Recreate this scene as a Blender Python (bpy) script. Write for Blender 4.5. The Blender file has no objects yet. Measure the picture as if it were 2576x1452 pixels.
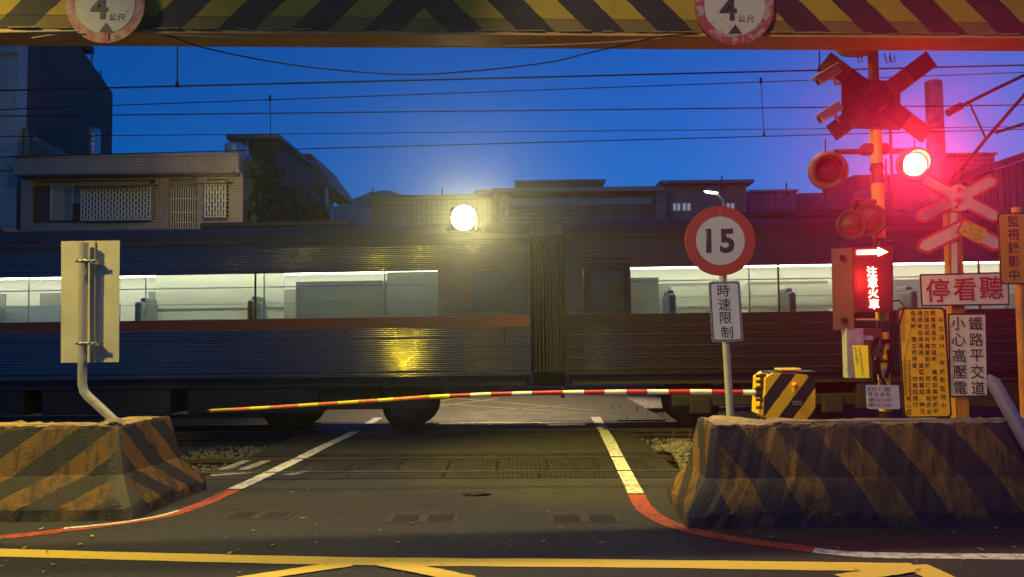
import bpy, bmesh, math, random
from mathutils import Vector, Matrix
random.seed(7)
V = Vector
S = bpy.context.scene
C = S.collection
# ------------------------------------------------------------------ camera
F, CX, CY, H = 2150.0, 1288.0, 726.0, 1.63
PITCH, ROLL = math.atan(114 / 2150), 0.013
FW = V((0, math.cos(PITCH), math.sin(PITCH)))
U0 = V((0, -math.sin(PITCH), math.cos(PITCH)))
R0 = V((1, 0, 0))
RT = R0 * math.cos(ROLL) - U0 * math.sin(ROLL)
UP = U0 * math.cos(ROLL) + R0 * math.sin(ROLL)
CAM = V((0, 0, H))
cd = bpy.data.cameras.new('camera'); cam = bpy.data.objects.new('camera', cd); C.objects.link(cam)
cd.sensor_width = 36; cd.lens = 36 * F / 2576; cd.clip_start = 0.05; cd.clip_end = 3000
M = Matrix((RT, UP, -FW)).transposed().to_4x4(); M.translation = CAM
cam.matrix_world = M
S.camera = cam
# ------------------------------------------------------------------ world, exposure
W = bpy.data.worlds.new('World'); S.world = W; W.use_nodes = True
wn = W.node_tree.nodes; wl = W.node_tree.links
bg = wn['Background']
sky = wn.new('ShaderNodeTexSky'); sky.sky_type = 'NISHITA'; sky.sun_disc = False
sky.sun_elevation = math.radians(8.5); sky.sun_rotation = math.radians(55)
sky.air_density = 1.0; sky.dust_density = 0.0; sky.ozone_density = 8.0; sky.altitude = 50
tint = wn.new('ShaderNodeMix'); tint.data_type = 'RGBA'; tint.blend_type = 'MULTIPLY'; tint.inputs[0].default_value = 1.0
tint.inputs[7].default_value = (0.012, 0.66, 1.0, 1)      # camera white balance set for the sodium lamps
wl.new(sky.outputs[0], tint.inputs[6]); wl.new(tint.outputs[2], bg.inputs[0])
bg.inputs[1].default_value = 0.145
S.view_settings.view_transform = 'Standard'; S.view_settings.look = 'None'
S.view_settings.exposure = 0; S.view_settings.gamma = 1
S.cycles.use_denoising = True
S.cycles.max_bounces = 6; S.cycles.transparent_max_bounces = 12
S.cycles.sample_clamp_indirect = 6.0
S.cycles.caustics_reflective = False; S.cycles.caustics_refractive = False
S.cycles.blur_glossy = 0.3

def lamp(name, kind, loc, power, color, radius=0.15, target=None, cone=120, blend=0.6):
    d = bpy.data.lights.new(name, kind); d.energy = power; d.color = color
    d.shadow_soft_size = radius
    o = bpy.data.objects.new(name, d); C.objects.link(o); o.location = loc
    if kind == 'SPOT':
        d.spot_size = math.radians(cone); d.spot_blend = blend
        o.rotation_euler = (V(target) - V(loc)).to_track_quat('-Z', 'Y').to_euler()
    return o
# unseen street lamps that light the crossing, and one added fill spot
lamp('street_or_fill_light', 'SPOT', (-8.4, 3.4, 6.6), 3000, (1.0, 0.76, 0.11), 0.12, (-4.5, 8.0, 1.6), 58, 0.9)
lamp('street_or_fill_light', 'SPOT', (-1.5, 0.6, 6.5), 1150, (1.0, 0.76, 0.38), 0.12, (3.4, 9.0, 2.9), 40, 0.5)  # unseen fill spot, added to brighten the warning signs from the front
lamp('street_or_fill_light', 'SPOT', (-0.6, 8.4, 10.8), 3700, (1.0, 0.74, 0.30), 0.16, (-0.5, 5.2, 0), 84, 0.5)
lamp('street_or_fill_light', 'SPOT', (-2.9, 8.3, 6.4), 3800, (1.0, 0.78, 0.015), 0.10, (2.6, 11.4, 0), 60, 0.9)
lamp('street_or_fill_light', 'POINT', (-3.3, 8.3, 6.2), 330, (1.0, 0.78, 0.02), 0.07)
lamp('street_or_fill_light', 'POINT', (-6.6, 4.0, 6.4), 130, (1.0, 0.88, 0.62), 0.12)
lamp('street_or_fill_light', 'SPOT', (-0.5, 22.0, 6.0), 4200, (1.0, 0.74, 0.36), 0.15, (-0.3, 19.6, 0), 84, 0.6)
lamp('street_or_fill_light', 'POINT', (-6.5, 19.0, 5.2), 130, (1.0, 0.76, 0.36), 0.15)

# ------------------------------------------------------------------ projection helpers
def at(px, py, Y):
    d = FW + RT * ((px - CX) / F) + UP * ((CY - py) / F)
    return CAM + d * (Y / d.y)
def gnd(px, py, z=0.0):
    d = FW + RT * ((px - CX) / F) + UP * ((CY - py) / F)
    return CAM + d * ((z - H) / d.z)

# ------------------------------------------------------------------ mesh helpers
class MB:
    def __init__(s): s.v = []; s.f = []; s.m = []; s.s = []; s.cur = 0
    def add(s, vs, fs, smooth=False):
        o = len(s.v); s.v += [V(p) for p in vs]
        for f in fs: s.f.append([i + o for i in f]); s.m.append(s.cur); s.s.append(smooth)
        return s
    def box(s, c, size, R=None, bev=0.0):
        c = V(c)
        if bev:
            b = bmesh.new(); bmesh.ops.create_cube(b, size=1)
            for v in b.verts: v.co = V((v.co.x * size[0], v.co.y * size[1], v.co.z * size[2]))
            bmesh.ops.bevel(b, geom=b.edges[:], offset=bev, segments=2, affect='EDGES', profile=0.5)
            b.verts.index_update()
            vs = [v.co.copy() for v in b.verts]; fs = [[v.index for v in f.verts] for f in b.faces]; b.free()
        else:
            x, y, z = (k / 2 for k in size)
            vs = [V(p) for p in ((-x,-y,-z),(x,-y,-z),(x,y,-z),(-x,y,-z),(-x,-y,z),(x,-y,z),(x,y,z),(-x,y,z))]
            fs = [(0,3,2,1),(4,5,6,7),(0,1,5,4),(1,2,6,5),(2,3,7,6),(3,0,4,7)]
        if R is not None: vs = [R @ v for v in vs]
        return s.add([v + c for v in vs], fs)
    def b2(s, lo, hi, bev=0.0):
        lo, hi = V(lo), V(hi)
        return s.box((lo + hi) / 2, hi - lo, None, bev)
    def tube(s, pts, r, n=10, cap=True):
        pts = [V(p) for p in pts]; k = len(pts); rs = r if isinstance(r, (list, tuple)) else [r] * k
        t0 = (pts[1] - pts[0]).normalized()
        a = t0.orthogonal().normalized(); vs = []
        for i, p in enumerate(pts):
            t = (pts[min(i + 1, k - 1)] - pts[max(i - 1, 0)]).normalized()
            a = (a - t * a.dot(t)).normalized(); b = t.cross(a)
            for j in range(n):
                q = 2 * math.pi * j / n
                vs.append(p + (a * math.cos(q) + b * math.sin(q)) * rs[i])
        fs = [(i*n+j, i*n+(j+1)%n, (i+1)*n+(j+1)%n, (i+1)*n+j) for i in range(k-1) for j in range(n)]
        s.add(vs, fs, True)
        if cap:
            s.add(vs[:n], [list(range(n))[::-1]]); s.add(vs[-n:], [list(range(n))])
        return s
    def lathe(s, prof, org, axis, n=28, smooth=True):
        axis = V(axis).normalized(); a = axis.orthogonal().normalized(); b = axis.cross(a); org = V(org)
        vs = []
        for r, h in prof:
            for j in range(n):
                q = 2 * math.pi * j / n
                vs.append(org + axis * h + (a * math.cos(q) + b * math.sin(q)) * max(r, 1e-4))
        fs = [(i*n+j, i*n+(j+1)%n, (i+1)*n+(j+1)%n, (i+1)*n+j) for i in range(len(prof)-1) for j in range(n)]
        return s.add(vs, fs, smooth)
    def poly(s, pts, ext):
        pts = [V(p) for p in pts]; ext = V(ext); n = len(pts)
        s.add(pts, [list(range(n))]); 
        if ext.length > 0:
            s.add([p + ext for p in pts], [list(range(n))[::-1]])
            s.add(pts + [p + ext for p in pts], [(i, i + n, (i + 1) % n + n, (i + 1) % n) for i in range(n)])
        return s
    def quad(s, a, b, c, d): return s.add([a, b, c, d], [(0, 1, 2, 3)])
    def text(s, ch, c, size, off=0.0, r=V((1,0,0)), u=V((0,0,1))):
        vs, fs = glyph(ch, off)
        c = V(c); return s.add([c + r * (x * size) + u * (y * size) for x, y in vs], fs)
    def build(s, name, mats, parent=None, base=None, loc=None):
        me = bpy.data.meshes.new(name)
        if base is None: base = BASE.get(parent.name, V((0,0,0))) if parent else V(loc or (0,0,0))
        me.from_pydata([p - base for p in s.v], [], s.f)
        for m in (mats if isinstance(mats, (list, tuple)) else [mats]): me.materials.append(m)
        me.polygons.foreach_set('material_index', s.m); me.polygons.foreach_set('use_smooth', s.s)
        me.update()
        o = bpy.data.objects.new(name, me); C.objects.link(o)
        if parent: o.parent = parent; BASE[o.name] = base
        else: o.location = base
        return o
BASE = {}
_gl = {}
def glyph(ch, off):
    k = (ch, off)
    if k not in _gl:
        t = bpy.data.curves.new('glyph', 'FONT'); t.body = ch; t.offset = off; t.resolution_u = 3
        o = bpy.data.objects.new('glyph', t); C.objects.link(o)
        dg = bpy.context.evaluated_depsgraph_get()
        m = bpy.data.meshes.new_from_object(o.evaluated_get(dg))
        xs = [v.co.x for v in m.vertices]; ys = [v.co.y for v in m.vertices]
        cx, cy = ((min(xs)+max(xs))/2, (min(ys)+max(ys))/2) if xs else (0, 0)
        _gl[k] = ([(v.co.x-cx, v.co.y-cy) for v in m.vertices], [list(p.vertices) for p in m.polygons])
        bpy.data.meshes.remove(m); bpy.data.objects.remove(o); bpy.data.curves.remove(t)
    return _gl[k]
def tag(o, label=None, cat=None, group=None, kind=None):
    if label: o['label'] = label
    if cat: o['category'] = cat
    if group: o['group'] = group
    if kind: o['kind'] = kind
    return o
def thing(name, label, cat, loc=(0,0,0), group=None):
    o = bpy.data.objects.new(name, None); C.objects.link(o); o.location = loc; o.empty_display_size = 0.2
    BASE[o.name] = V(loc); return tag(o, label, cat, group)
def struct(name, mb, m): return tag(mb.build(name, m), kind='structure')
def copy_tree(o, parent=None):
    c = o.copy(); C.objects.link(c)
    if parent: c.parent = parent
    for ch in list(o.children): copy_tree(ch, c)
    return c
def rrect(c, w, h, r, n=5, R=V((1,0,0)), U=V((0,0,1))):
    c = V(c); pts = []
    for sx, sy, a0 in ((1,1,0),(-1,1,90),(-1,-1,180),(1,-1,270)):
        for k in range(n + 1):
            a = math.radians(a0 + 90 * k / n)
            pts.append(c + R*(sx*(w/2-r) + r*math.cos(a)) + U*(sy*(h/2-r) + r*math.sin(a)))
    return pts
def disc(c, r, n=40, R=V((1,0,0)), U=V((0,0,1))):
    return [V(c) + R*(r*math.cos(2*math.pi*i/n)) + U*(r*math.sin(2*math.pi*i/n)) for i in range(n)]

# ------------------------------------------------------------------ material helpers
def newmat(name):
    m = bpy.data.materials.new(name); m.use_nodes = True
    return m, m.node_tree.nodes, m.node_tree.links, m.node_tree.nodes['Principled BSDF']
def c4(c): return (c[0], c[1], c[2], 1.0)
def pos(n): return n.new('ShaderNodeNewGeometry').outputs['Position']
def objc(n): return n.new('ShaderNodeTexCoord').outputs['Object']
def mp(n, l, vec, sc):
    k = n.new('ShaderNodeMapping'); k.inputs['Scale'].default_value = sc; l.new(vec, k.inputs['Vector']); return k.outputs[0]
def noise(n, l, vec, scale, detail=5, rough=0.6):
    k = n.new('ShaderNodeTexNoise'); k.inputs['Scale'].default_value = scale; k.inputs['Detail'].default_value = detail
    k.inputs['Roughness'].default_value = rough; l.new(vec, k.inputs['Vector']); return k.outputs['Fac']
def math_(n, l, op, a, b=None, c=None):
    k = n.new('ShaderNodeMath'); k.operation = op
    for i, x in enumerate((a, b, c)):
        if x is None: continue
        if isinstance(x, (int, float)): k.inputs[i].default_value = x
        else: l.new(x, k.inputs[i])
    return k.outputs[0]
def ramp(n, l, fac, p0, p1):
    k = n.new('ShaderNodeMapRange'); k.inputs['From Min'].default_value = p0; k.inputs['From Max'].default_value = p1
    l.new(fac, k.inputs['Value']); return k.outputs[0]
def mix(n, l, fac, a, b):
    k = n.new('ShaderNodeMix'); k.data_type = 'RGBA'
    if isinstance(fac, (int, float)): k.inputs[0].default_value = fac
    else: l.new(fac, k.inputs[0])
    for i, x in ((6, a), (7, b)):
        if isinstance(x, (tuple, list)): k.inputs[i].default_value = c4(x)
        else: l.new(x, k.inputs[i])
    return k.outputs[2]
def bump(n, l, p, h, strength=0.3, dist=0.01):
    k = n.new('ShaderNodeBump'); k.inputs['Strength'].default_value = strength; k.inputs['Distance'].default_value = dist
    l.new(h, k.inputs['Height']); l.new(k.outputs[0], p.inputs['Normal'])
def mat(name, col, rough=0.6, metal=0.0, dirt=None, scale=6.0, lo=0.45, hi=0.7, stretch=(1,1,1), bmp=0.0, bscale=80, spec=0.5):
    m, n, l, p = newmat(name)
    p.inputs['Base Color'].default_value = c4(col); p.inputs['Roughness'].default_value = rough
    p.inputs['Metallic'].default_value = metal; p.inputs['Specular IOR Level'].default_value = spec
    if dirt:
        v = mp(n, l, pos(n), stretch)
        f = ramp(n, l, noise(n, l, v, scale, 6, 0.65), lo, hi)
        l.new(mix(n, l, f, col, dirt), p.inputs['Base Color'])
    if bmp:
        bump(n, l, p, noise(n, l, pos(n), bscale, 3), bmp, 0.01)
    return m
def emit(name, col, strength):
    m, n, l, p = newmat(name)
    p.inputs['Base Color'].default_value = (0.02, 0.02, 0.02, 1)
    p.inputs['Emission Color'].default_value = c4(col); p.inputs['Emission Strength'].default_value = strength
    return m
def stripes(name, co, x0, period, q0, duty, dark, light, worn, absx=False, wear=(0.5, 0.75), rough=0.7, bmp=0.25, corner=None):
    m, n, l, p = newmat(name)
    P = pos(n); sp = n.new('ShaderNodeSeparateXYZ'); l.new(P, sp.inputs[0])
    x = math_(n, l, 'SUBTRACT', sp.outputs[0], x0)
    if absx: x = math_(n, l, 'ABSOLUTE', x)
    q = math_(n, l, 'MULTIPLY', x, co[0])
    q = math_(n, l, 'ADD', q, math_(n, l, 'MULTIPLY', sp.outputs[1], co[1]))
    q = math_(n, l, 'ADD', q, math_(n, l, 'MULTIPLY', sp.outputs[2], co[2]))
    w = math_(n, l, 'MULTIPLY', math_(n, l, 'SUBTRACT', noise(n, l, P, 9, 4), 0.5), 0.035)
    q = math_(n, l, 'ADD', q, w)
    q = math_(n, l, 'DIVIDE', math_(n, l, 'SUBTRACT', q, q0), period)
    fr = math_(n, l, 'FRACT', q)
    fac = math_(n, l, 'LESS_THAN', fr, duty)
    v = mp(n, l, P, (1, 1, 0.22))
    f1 = ramp(n, l, noise(n, l, v, 7, 9, 0.75), wear[0], wear[1])
    f2 = ramp(n, l, noise(n, l, P, 2.2, 5, 0.6), 0.45, 0.7)
    lt = mix(n, l, math_(n, l, 'MULTIPLY', f1, 0.85), light, worn)
    lt = mix(n, l, math_(n, l, 'MULTIPLY', f2, 0.4), lt, worn)
    dk = mix(n, l, math_(n, l, 'MULTIPLY', f1, 0.35), dark, worn)
    out = mix(n, l, fac, lt, dk)
    if corner:
        e = math_(n, l, 'ADD', sp.outputs[0], math_(n, l, 'MULTIPLY', sp.outputs[1], corner[0]))
        e = math_(n, l, 'ABSOLUTE', math_(n, l, 'SUBTRACT', e, corner[1]))
        e = math_(n, l, 'ADD', e, math_(n, l, 'MULTIPLY', math_(n, l, 'SUBTRACT', noise(n, l, P, 5, 8, 0.75), 0.5), 0.55))
        zz = ramp(n, l, sp.outputs[2], 0.9, -0.1)
        e = math_(n, l, 'SUBTRACT', e, math_(n, l, 'MULTIPLY', zz, 0.13))
        st = ramp(n, l, e, 0.07, 0.0)
        moss = mix(n, l, noise(n, l, P, 30, 6, 0.8), (0.035, 0.034, 0.022), (0.10, 0.095, 0.06))
        out = mix(n, l, math_(n, l, 'MULTIPLY', st, 0.9), out, moss)
        # dirt and chipped mortar gathered along the foot
        ft = math_(n, l, 'ADD', sp.outputs[2], math_(n, l, 'MULTIPLY', math_(n, l, 'SUBTRACT', noise(n, l, mp(n, l, P, (1,1,.4)), 6, 8, .75), 0.5), 0.35))
        out = mix(n, l, math_(n, l, 'MULTIPLY', ramp(n, l, ft, 0.10, 0.02), 0.8), out, (0.05, 0.045, 0.035))
        ch = ramp(n, l, noise(n, l, P, 26, 5, 0.7), 0.66, 0.70)
        out = mix(n, l, math_(n, l, 'MULTIPLY', ch, 0.7), out, (0.10, 0.085, 0.06))
    l.new(out, p.inputs['Base Color'])
    p.inputs['Roughness'].default_value = rough
    if bmp: bump(n, l, p, noise(n, l, P, 45, 5), bmp, 0.01)
    return m
def tiles(name, col, grout, sx, sz, col2=None, rough=0.5, vert=True):
    m, n, l, p = newmat(name)
    sp = n.new('ShaderNodeSeparateXYZ'); l.new(pos(n), sp.inputs[0])
    cb = n.new('ShaderNodeCombineXYZ')
    l.new(math_(n, l, 'ADD', sp.outputs[0], sp.outputs[1]), cb.inputs[0]); l.new(sp.outputs[2 if vert else 1], cb.inputs[1])
    b = n.new('ShaderNodeTexBrick'); b.offset = 0.0; b.inputs['Scale'].default_value = 1.0
    b.inputs['Brick Width'].default_value = sx; b.inputs['Row Height'].default_value = sz
    b.inputs['Mortar Size'].default_value = min(sx, sz) * 0.07; b.inputs['Bias'].default_value = -0.2
    b.inputs['Color1'].default_value = c4(col); b.inputs['Color2'].default_value = c4(col2 or [k * 0.85 for k in col])
    b.inputs['Mortar'].default_value = c4(grout)
    l.new(cb.outputs[0], b.inputs['Vector'])
    f = ramp(n, l, noise(n, l, mp(n, l, pos(n), (1,1,0.3)), 1.2, 6, 0.65), 0.42, 0.75)
    l.new(mix(n, l, math_(n, l, 'MULTIPLY', f, 0.6), b.outputs['Color'], grout), p.inputs['Base Color'])
    p.inputs['Roughness'].default_value = rough
    return m
def corrugated(name, col, period, axis=0, rough=0.5, metal=0.0, dirt=(0.05,0.04,0.03)):
    m, n, l, p = newmat(name)
    sp = n.new('ShaderNodeSeparateXYZ'); l.new(pos(n), sp.inputs[0])
    s = math_(n, l, 'ADD', sp.outputs[0], sp.outputs[1]) if axis == 0 else sp.outputs[2]
    w = math_(n, l, 'SINE', math_(n, l, 'MULTIPLY', s, 2 * math.pi / period))
    f = ramp(n, l, noise(n, l, mp(n, l, pos(n), (1,1,0.25)), 2.0, 6, 0.7), 0.45, 0.75)
    l.new(mix(n, l, math_(n, l, 'MULTIPLY', f, 0.6), col, dirt), p.inputs['Base Color'])
    p.inputs['Roughness'].default_value = rough; p.inputs['Metallic'].default_value = metal
    bump(n, l, p, w, 0.6, period * 0.25)
    return m

# ------------------------------------------------------------------ materials
def asphalt_mat():
    m, n, l, p = newmat('asphalt')
    P = pos(n)
    a = ramp(n, l, noise(n, l, P, 0.9, 6, 0.6), 0.35, 0.7)
    b = noise(n, l, P, 160, 2, 0.5)
    col = mix(n, l, a, (0.036, 0.035, 0.033), (0.060, 0.058, 0.053))
    v = n.new('ShaderNodeTexVoronoi'); v.inputs['Scale'].default_value = 75; l.new(P, v.inputs['Vector'])
    g = ramp(n, l, v.outputs['Distance'], 0.1, 0.55)
    col = mix(n, l, math_(n, l, 'MULTIPLY', g, 0.55), col, (0.028, 0.027, 0.026))
    spk = ramp(n, l, noise(n, l, P, 48, 3, 0.7), 0.60, 0.72)
    col = mix(n, l, math_(n, l, 'MULTIPLY', spk, 0.75), col, (0.22, 0.21, 0.18))
    mot = ramp(n, l, noise(n, l, P, 17, 8, 0.8), 0.40, 0.62)
    col = mix(n, l, math_(n, l, 'MULTIPLY', mot, 0.7), col, (0.018, 0.017, 0.016))
    vc = n.new('ShaderNodeTexVoronoi'); vc.feature = 'DISTANCE_TO_EDGE'; vc.inputs['Scale'].default_value = 0.55
    wv = n.new('ShaderNodeVectorMath'); wv.operation = 'ADD'; nz = n.new('ShaderNodeTexNoise'); nz.inputs['Scale'].default_value = 3.0; nz.inputs['Detail'].default_value = 6
    l.new(P, nz.inputs['Vector']); l.new(P, wv.inputs[0]); sc_ = n.new('ShaderNodeVectorMath'); sc_.operation = 'SCALE'; sc_.inputs['Scale'].default_value = 0.5
    l.new(nz.outputs['Color'], sc_.inputs[0]); l.new(sc_.outputs[0], wv.inputs[1]); l.new(wv.outputs[0], vc.inputs['Vector'])
    crack = math_(n, l, 'MULTIPLY', math_(n, l, 'LESS_THAN', vc.outputs['Distance'], 0.006), math_(n, l, 'GREATER_THAN', noise(n, l, P, 0.8, 2), 0.52))
    col = mix(n, l, math_(n, l, 'MULTIPLY', crack, 0.8), col, (0.012, 0.012, 0.012))
    oil = ramp(n, l, noise(n, l, mp(n, l, P, (1, 0.45, 1)), 1.6, 7, 0.7), 0.58, 0.72)
    col = mix(n, l, math_(n, l, 'MULTIPLY', oil, 0.55), col, (0.020, 0.019, 0.018))
    dust = ramp(n, l, noise(n, l, P, 2.7, 9, 0.8), 0.56, 0.75)
    col = mix(n, l, math_(n, l, 'MULTIPLY', dust, 0.5), col, (0.11, 0.10, 0.085))
    l.new(col, p.inputs['Base Color'])
    r = ramp(n, l, noise(n, l, P, 2.0, 4), 0.3, 0.7)
    l.new(math_(n, l, 'MULTIPLY_ADD', r, 0.25, 0.55), p.inputs['Roughness'])
    bump(n, l, p, math_(n, l, 'ADD', g, b), 0.55, 0.006)
    return m
ASPH = asphalt_mat()
EARTH = mat('ballast_earth', (0.045, 0.040, 0.034), 0.95, 0, (0.02, 0.017, 0.014), 9, 0.4, 0.65, bmp=0.8, bscale=30)
STONE = mat('ballast_stone', (0.13, 0.115, 0.095), 0.85, 0, (0.06, 0.05, 0.04), 12, 0.4, 0.7)
def paint(name, col, worn=(0.06, 0.057, 0.052), lo=0.52, hi=0.62):
    m, n, l, p = newmat(name); P = pos(n)
    f = ramp(n, l, noise(n, l, P, 10, 10, 0.8), lo - .02, hi - .03)
    f2 = ramp(n, l, noise(n, l, mp(n, l, P, (2, 14, 1)), 4, 5, 0.7), 0.6, 0.72)
    ff = math_(n, l, 'MAXIMUM', math_(n, l, 'MULTIPLY', f, 0.75), math_(n, l, 'MULTIPLY', f2, 0.75))
    l.new(mix(n, l, ff, col, worn), p.inputs['Base Color']); p.inputs['Roughness'].default_value = 0.6
    bump(n, l, p, noise(n, l, P, 120, 3), 0.4, 0.005)
    return m
WHITE_LINE = paint('white_road_paint', (0.70, 0.70, 0.66))
RED_LINE = paint('red_road_paint', (0.46, 0.075, 0.03), lo=.5, hi=.6)
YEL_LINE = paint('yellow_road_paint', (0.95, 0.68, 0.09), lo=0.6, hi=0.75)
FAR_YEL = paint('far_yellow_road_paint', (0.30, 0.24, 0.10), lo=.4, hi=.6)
def panel_mat():
    m, n, l, p = newmat('rubber_panel'); P = pos(n)
    sp = n.new('ShaderNodeSeparateXYZ'); l.new(P, sp.inputs[0])
    sx = math_(n, l, 'SINE', math_(n, l, 'MULTIPLY', sp.outputs[0], 2 * math.pi / 0.055))
    sy = math_(n, l, 'SINE', math_(n, l, 'MULTIPLY', sp.outputs[1], 2 * math.pi / 0.09))
    h = math_(n, l, 'MAXIMUM', sx, math_(n, l, 'MULTIPLY', sy, 0.6))
    f = ramp(n, l, noise(n, l, P, 5, 6, 0.7), 0.4, 0.7)
    col = mix(n, l, f, (0.03, 0.029, 0.027), (0.075, 0.068, 0.055))
    col = mix(n, l, ramp(n, l, h, -0.3, 0.6), (0.016, 0.015, 0.014), col)
    l.new(col, p.inputs['Base Color']); p.inputs['Roughness'].default_value = 0.34
    bump(n, l, p, h, 0.8, 0.006)
    return m
PANEL = panel_mat()
RAIL = mat('rail_steel', (0.55, 0.52, 0.46), 0.38, 1.0, (0.12, 0.07, 0.04), 8, 0.55, 0.8)
RUST = mat('rusty_rail_side', (0.05, 0.03, 0.02), 0.85, 0, (0.025, 0.017, 0.013), 12)
BLACK = mat('black_rubber', (0.012, 0.012, 0.012), 0.8)
CONC = mat('concrete', (0.25, 0.23, 0.2), 0.9, 0, (0.08, 0.075, 0.06), 5, 0.4, 0.7, bmp=0.5, bscale=40)
CASTI = mat('cast_iron', (0.085, 0.078, 0.065), 0.6, 0.5, (0.09, 0.06, 0.035), 12)
GREYP = mat('grey_painted_steel', (0.32, 0.32, 0.27), 0.45, 0, (0.2, 0.19, 0.15), 7, 0.5, 0.8)
GALV = mat('galvanised_sheet', (0.52, 0.50, 0.36), 0.5, 0, (0.40, 0.38, 0.27), 3, 0.4, 0.75)
STEEL = mat('zinc_steel', (0.4, 0.4, 0.38), 0.4, 0.6, (0.2, 0.17, 0.12), 20)
SIGNW = mat('sign_white', (0.58, 0.57, 0.48), 0.45, 0, (0.5, 0.46, 0.4), 9, 0.55, 0.85)
SIGNB = mat('sign_black', (0.02, 0.02, 0.022), 0.5)
SIGNR = mat('sign_red', (0.48, 0.055, 0.02), 0.45, 0, (0.36, 0.06, 0.03), 9)
SIGNY = mat('sign_yellow', (0.95, 0.53, 0.015), 0.45, 0, (0.85, 0.45, 0.02), 6)
LETRED = mat('letter_red', (0.38, 0.03, 0.02), 0.5)
FADED = mat('faded_height_sign', (0.44, 0.41, 0.34), 0.6, 0, (0.40, 0.10, 0.06), 22, 0.58, 0.72)
FADRING = mat('faded_red_ring', (0.40, 0.27, 0.21), 0.6, 0, (0.34, 0.07, 0.05), 14, 0.38, 0.62)
REDRING = mat('worn_red_ring', (0.30, 0.035, 0.04), 0.6, 0, (0.36, 0.25, 0.22), 14, 0.5, 0.62)
YPAINT = mat('yellow_enamel', (0.78, 0.46, 0.01), 0.35, 0, (0.45, 0.25, 0.02), 10, 0.6, 0.8)
BPAINT = mat('black_enamel', (0.016, 0.015, 0.014), 0.35)
CAMW = mat('camera_plastic', (0.62, 0.58, 0.46), 0.4)
GREYBOX = mat('grey_box', (0.36, 0.36, 0.36), 0.5, 0, (0.22, 0.21, 0.2), 9)
DKRED = mat('dark_red_paint', (0.085, 0.020, 0.016), 0.5, 0, (0.06, 0.018, 0.015), 9)
ORPOST = mat('orange_post', (0.50, 0.20, 0.02), 0.55, 0, (0.2, 0.09, 0.03), 8, 0.45, 0.7, stretch=(1,1,0.3))
WIRE = mat('wire_copper', (0.004, 0.004, 0.005), 0.9, spec=0.1)
CABLE = mat('cable_sheath', (0.008, 0.007, 0.007), 0.85, spec=0.15)
ROPE = mat('pale_cord', (0.42, 0.36, 0.24), 0.8)

# ------------------------------------------------------------------ ground, road, markings
mb = MB(); mb.quad((-900, -60, -0.14), (900, -60, -0.14), (900, 1500, -0.14), (-900, 1500, -0.14)); struct('ground', mb, EARTH)
LX, RX = -3.62, 1.93          # edges of the crossing lane
def ypt(px, py): return gnd(px, py)
NEAR = [gnd(1288, 1188).y, gnd(1288, 1152).y]      # the two rails of the near track
nc = sum(NEAR) / 2
FARR = [gnd(1288, 1082).y, gnd(1288, 1066).y]
fc = sum(FARR) / 2
G2 = 0.56
TM = 0.05                                           # the track runs a little nearer to the right
def tp(x, yc): return yc - TM * x
mb = MB()
mb.b2((-40, -20, -0.3), (40, 7.9, 0.0)); 
struct('road', mb, ASPH)
edge_y = [7.9, nc - G2 - 0.47, nc + G2 + 0.47, fc - G2 - 0.47, fc + G2 + 0.47, 30]
for a, b in ((0, 1), (2, 3), (4, 5)):
    x0, x1 = LX, RX
    if a == 4: x0, x1 = LX - 0.6, RX + 0.9
    y = lambda x, i: edge_y[i] if i in (0, 5) else tp(x, edge_y[i])
    mb = MB(); mb.poly([(x0, y(x0, a), 0), (x1, y(x1, a), 0), (x1, y(x1, b), 0), (x0, y(x0, b), 0)], (0, 0, -0.25)); struct('road', mb, ASPH)
mb = MB(); mb.b2((-60, 30, -0.3), (60, 37, -0.002)); struct('road', mb, ASPH)
mb = MB(); mb.b2((-60, 19, -0.3), (LX - 0.62, 29.9, -0.05)); mb.b2((RX + 0.92, 19, -0.3), (60, 29.9, -0.05)); struct('pavement', mb, CONC)
# kerb apron under the barriers
mb = MB(); mb.b2((-12, 7.902, -0.3), (LX - 0.002, 9.3, -0.02)); mb.b2((RX + 0.002, 7.902, -0.3), (12, 9.6, -0.02)); struct('pavement', mb, CONC)
# crossing panels
def panels(yc):
    mb = MB()
    def run(y0, y1, w, sh):
        x = LX - sh
        while x < RX:
            a, b = max(x, LX), min(x + w, RX)
            if b - a > 0.1:
                g = 0.007
                mb.poly([(a+g, tp(a, y0), 0.004), (b-g, tp(b, y0), 0.004), (b-g, tp(b, y1), 0.004), (a+g, tp(a, y1), 0.004)], (0, 0, -0.12))
            x += w
    run(yc - G2 + 0.09, yc + G2 - 0.09, 0.61, 0.25)
    run(yc - G2 - 0.45, yc - G2 - 0.045, 1.1, 0.5)
    run(yc + G2 + 0.045, yc + G2 + 0.45, 1.1, 0.1)
    struct('crossing_panels', mb, PANEL)
panels(nc); panels(fc)
for yc, nm in ((nc, 'near'), (fc, 'far')):
    for s, w in ((-1, 'front'), (1, 'back')):
        mb = MB(); y = yc + s * G2; L = 45
        def bar(dy0, dy1, z0, z1, m):
            mb.cur = m
            mb.poly([(-L, tp(-L, y+dy0), z1), (L, tp(L, y+dy0), z1), (L, tp(L, y+dy1), z1), (-L, tp(-L, y+dy1), z1)], (0, 0, z0 - z1))
        bar(-0.034, 0.034, -0.04, 0.010, 1); bar(-0.01, 0.01, -0.12, -0.042, 1); bar(-0.024, 0.024, 0.0115, 0.0135, 0)
        o = mb.build('rail', [RAIL, RUST])
        tag(o, {'nearfront': 'steel rail nearest the barriers, front rail of the near track', 'nearback': 'steel rail second from the barriers, back rail of the near track',
                'farfront': 'steel rail under the train on its barrier side', 'farback': 'steel rail under the train on its far side'}[nm + w], 'rail', 'rails of the two tracks')
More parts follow.
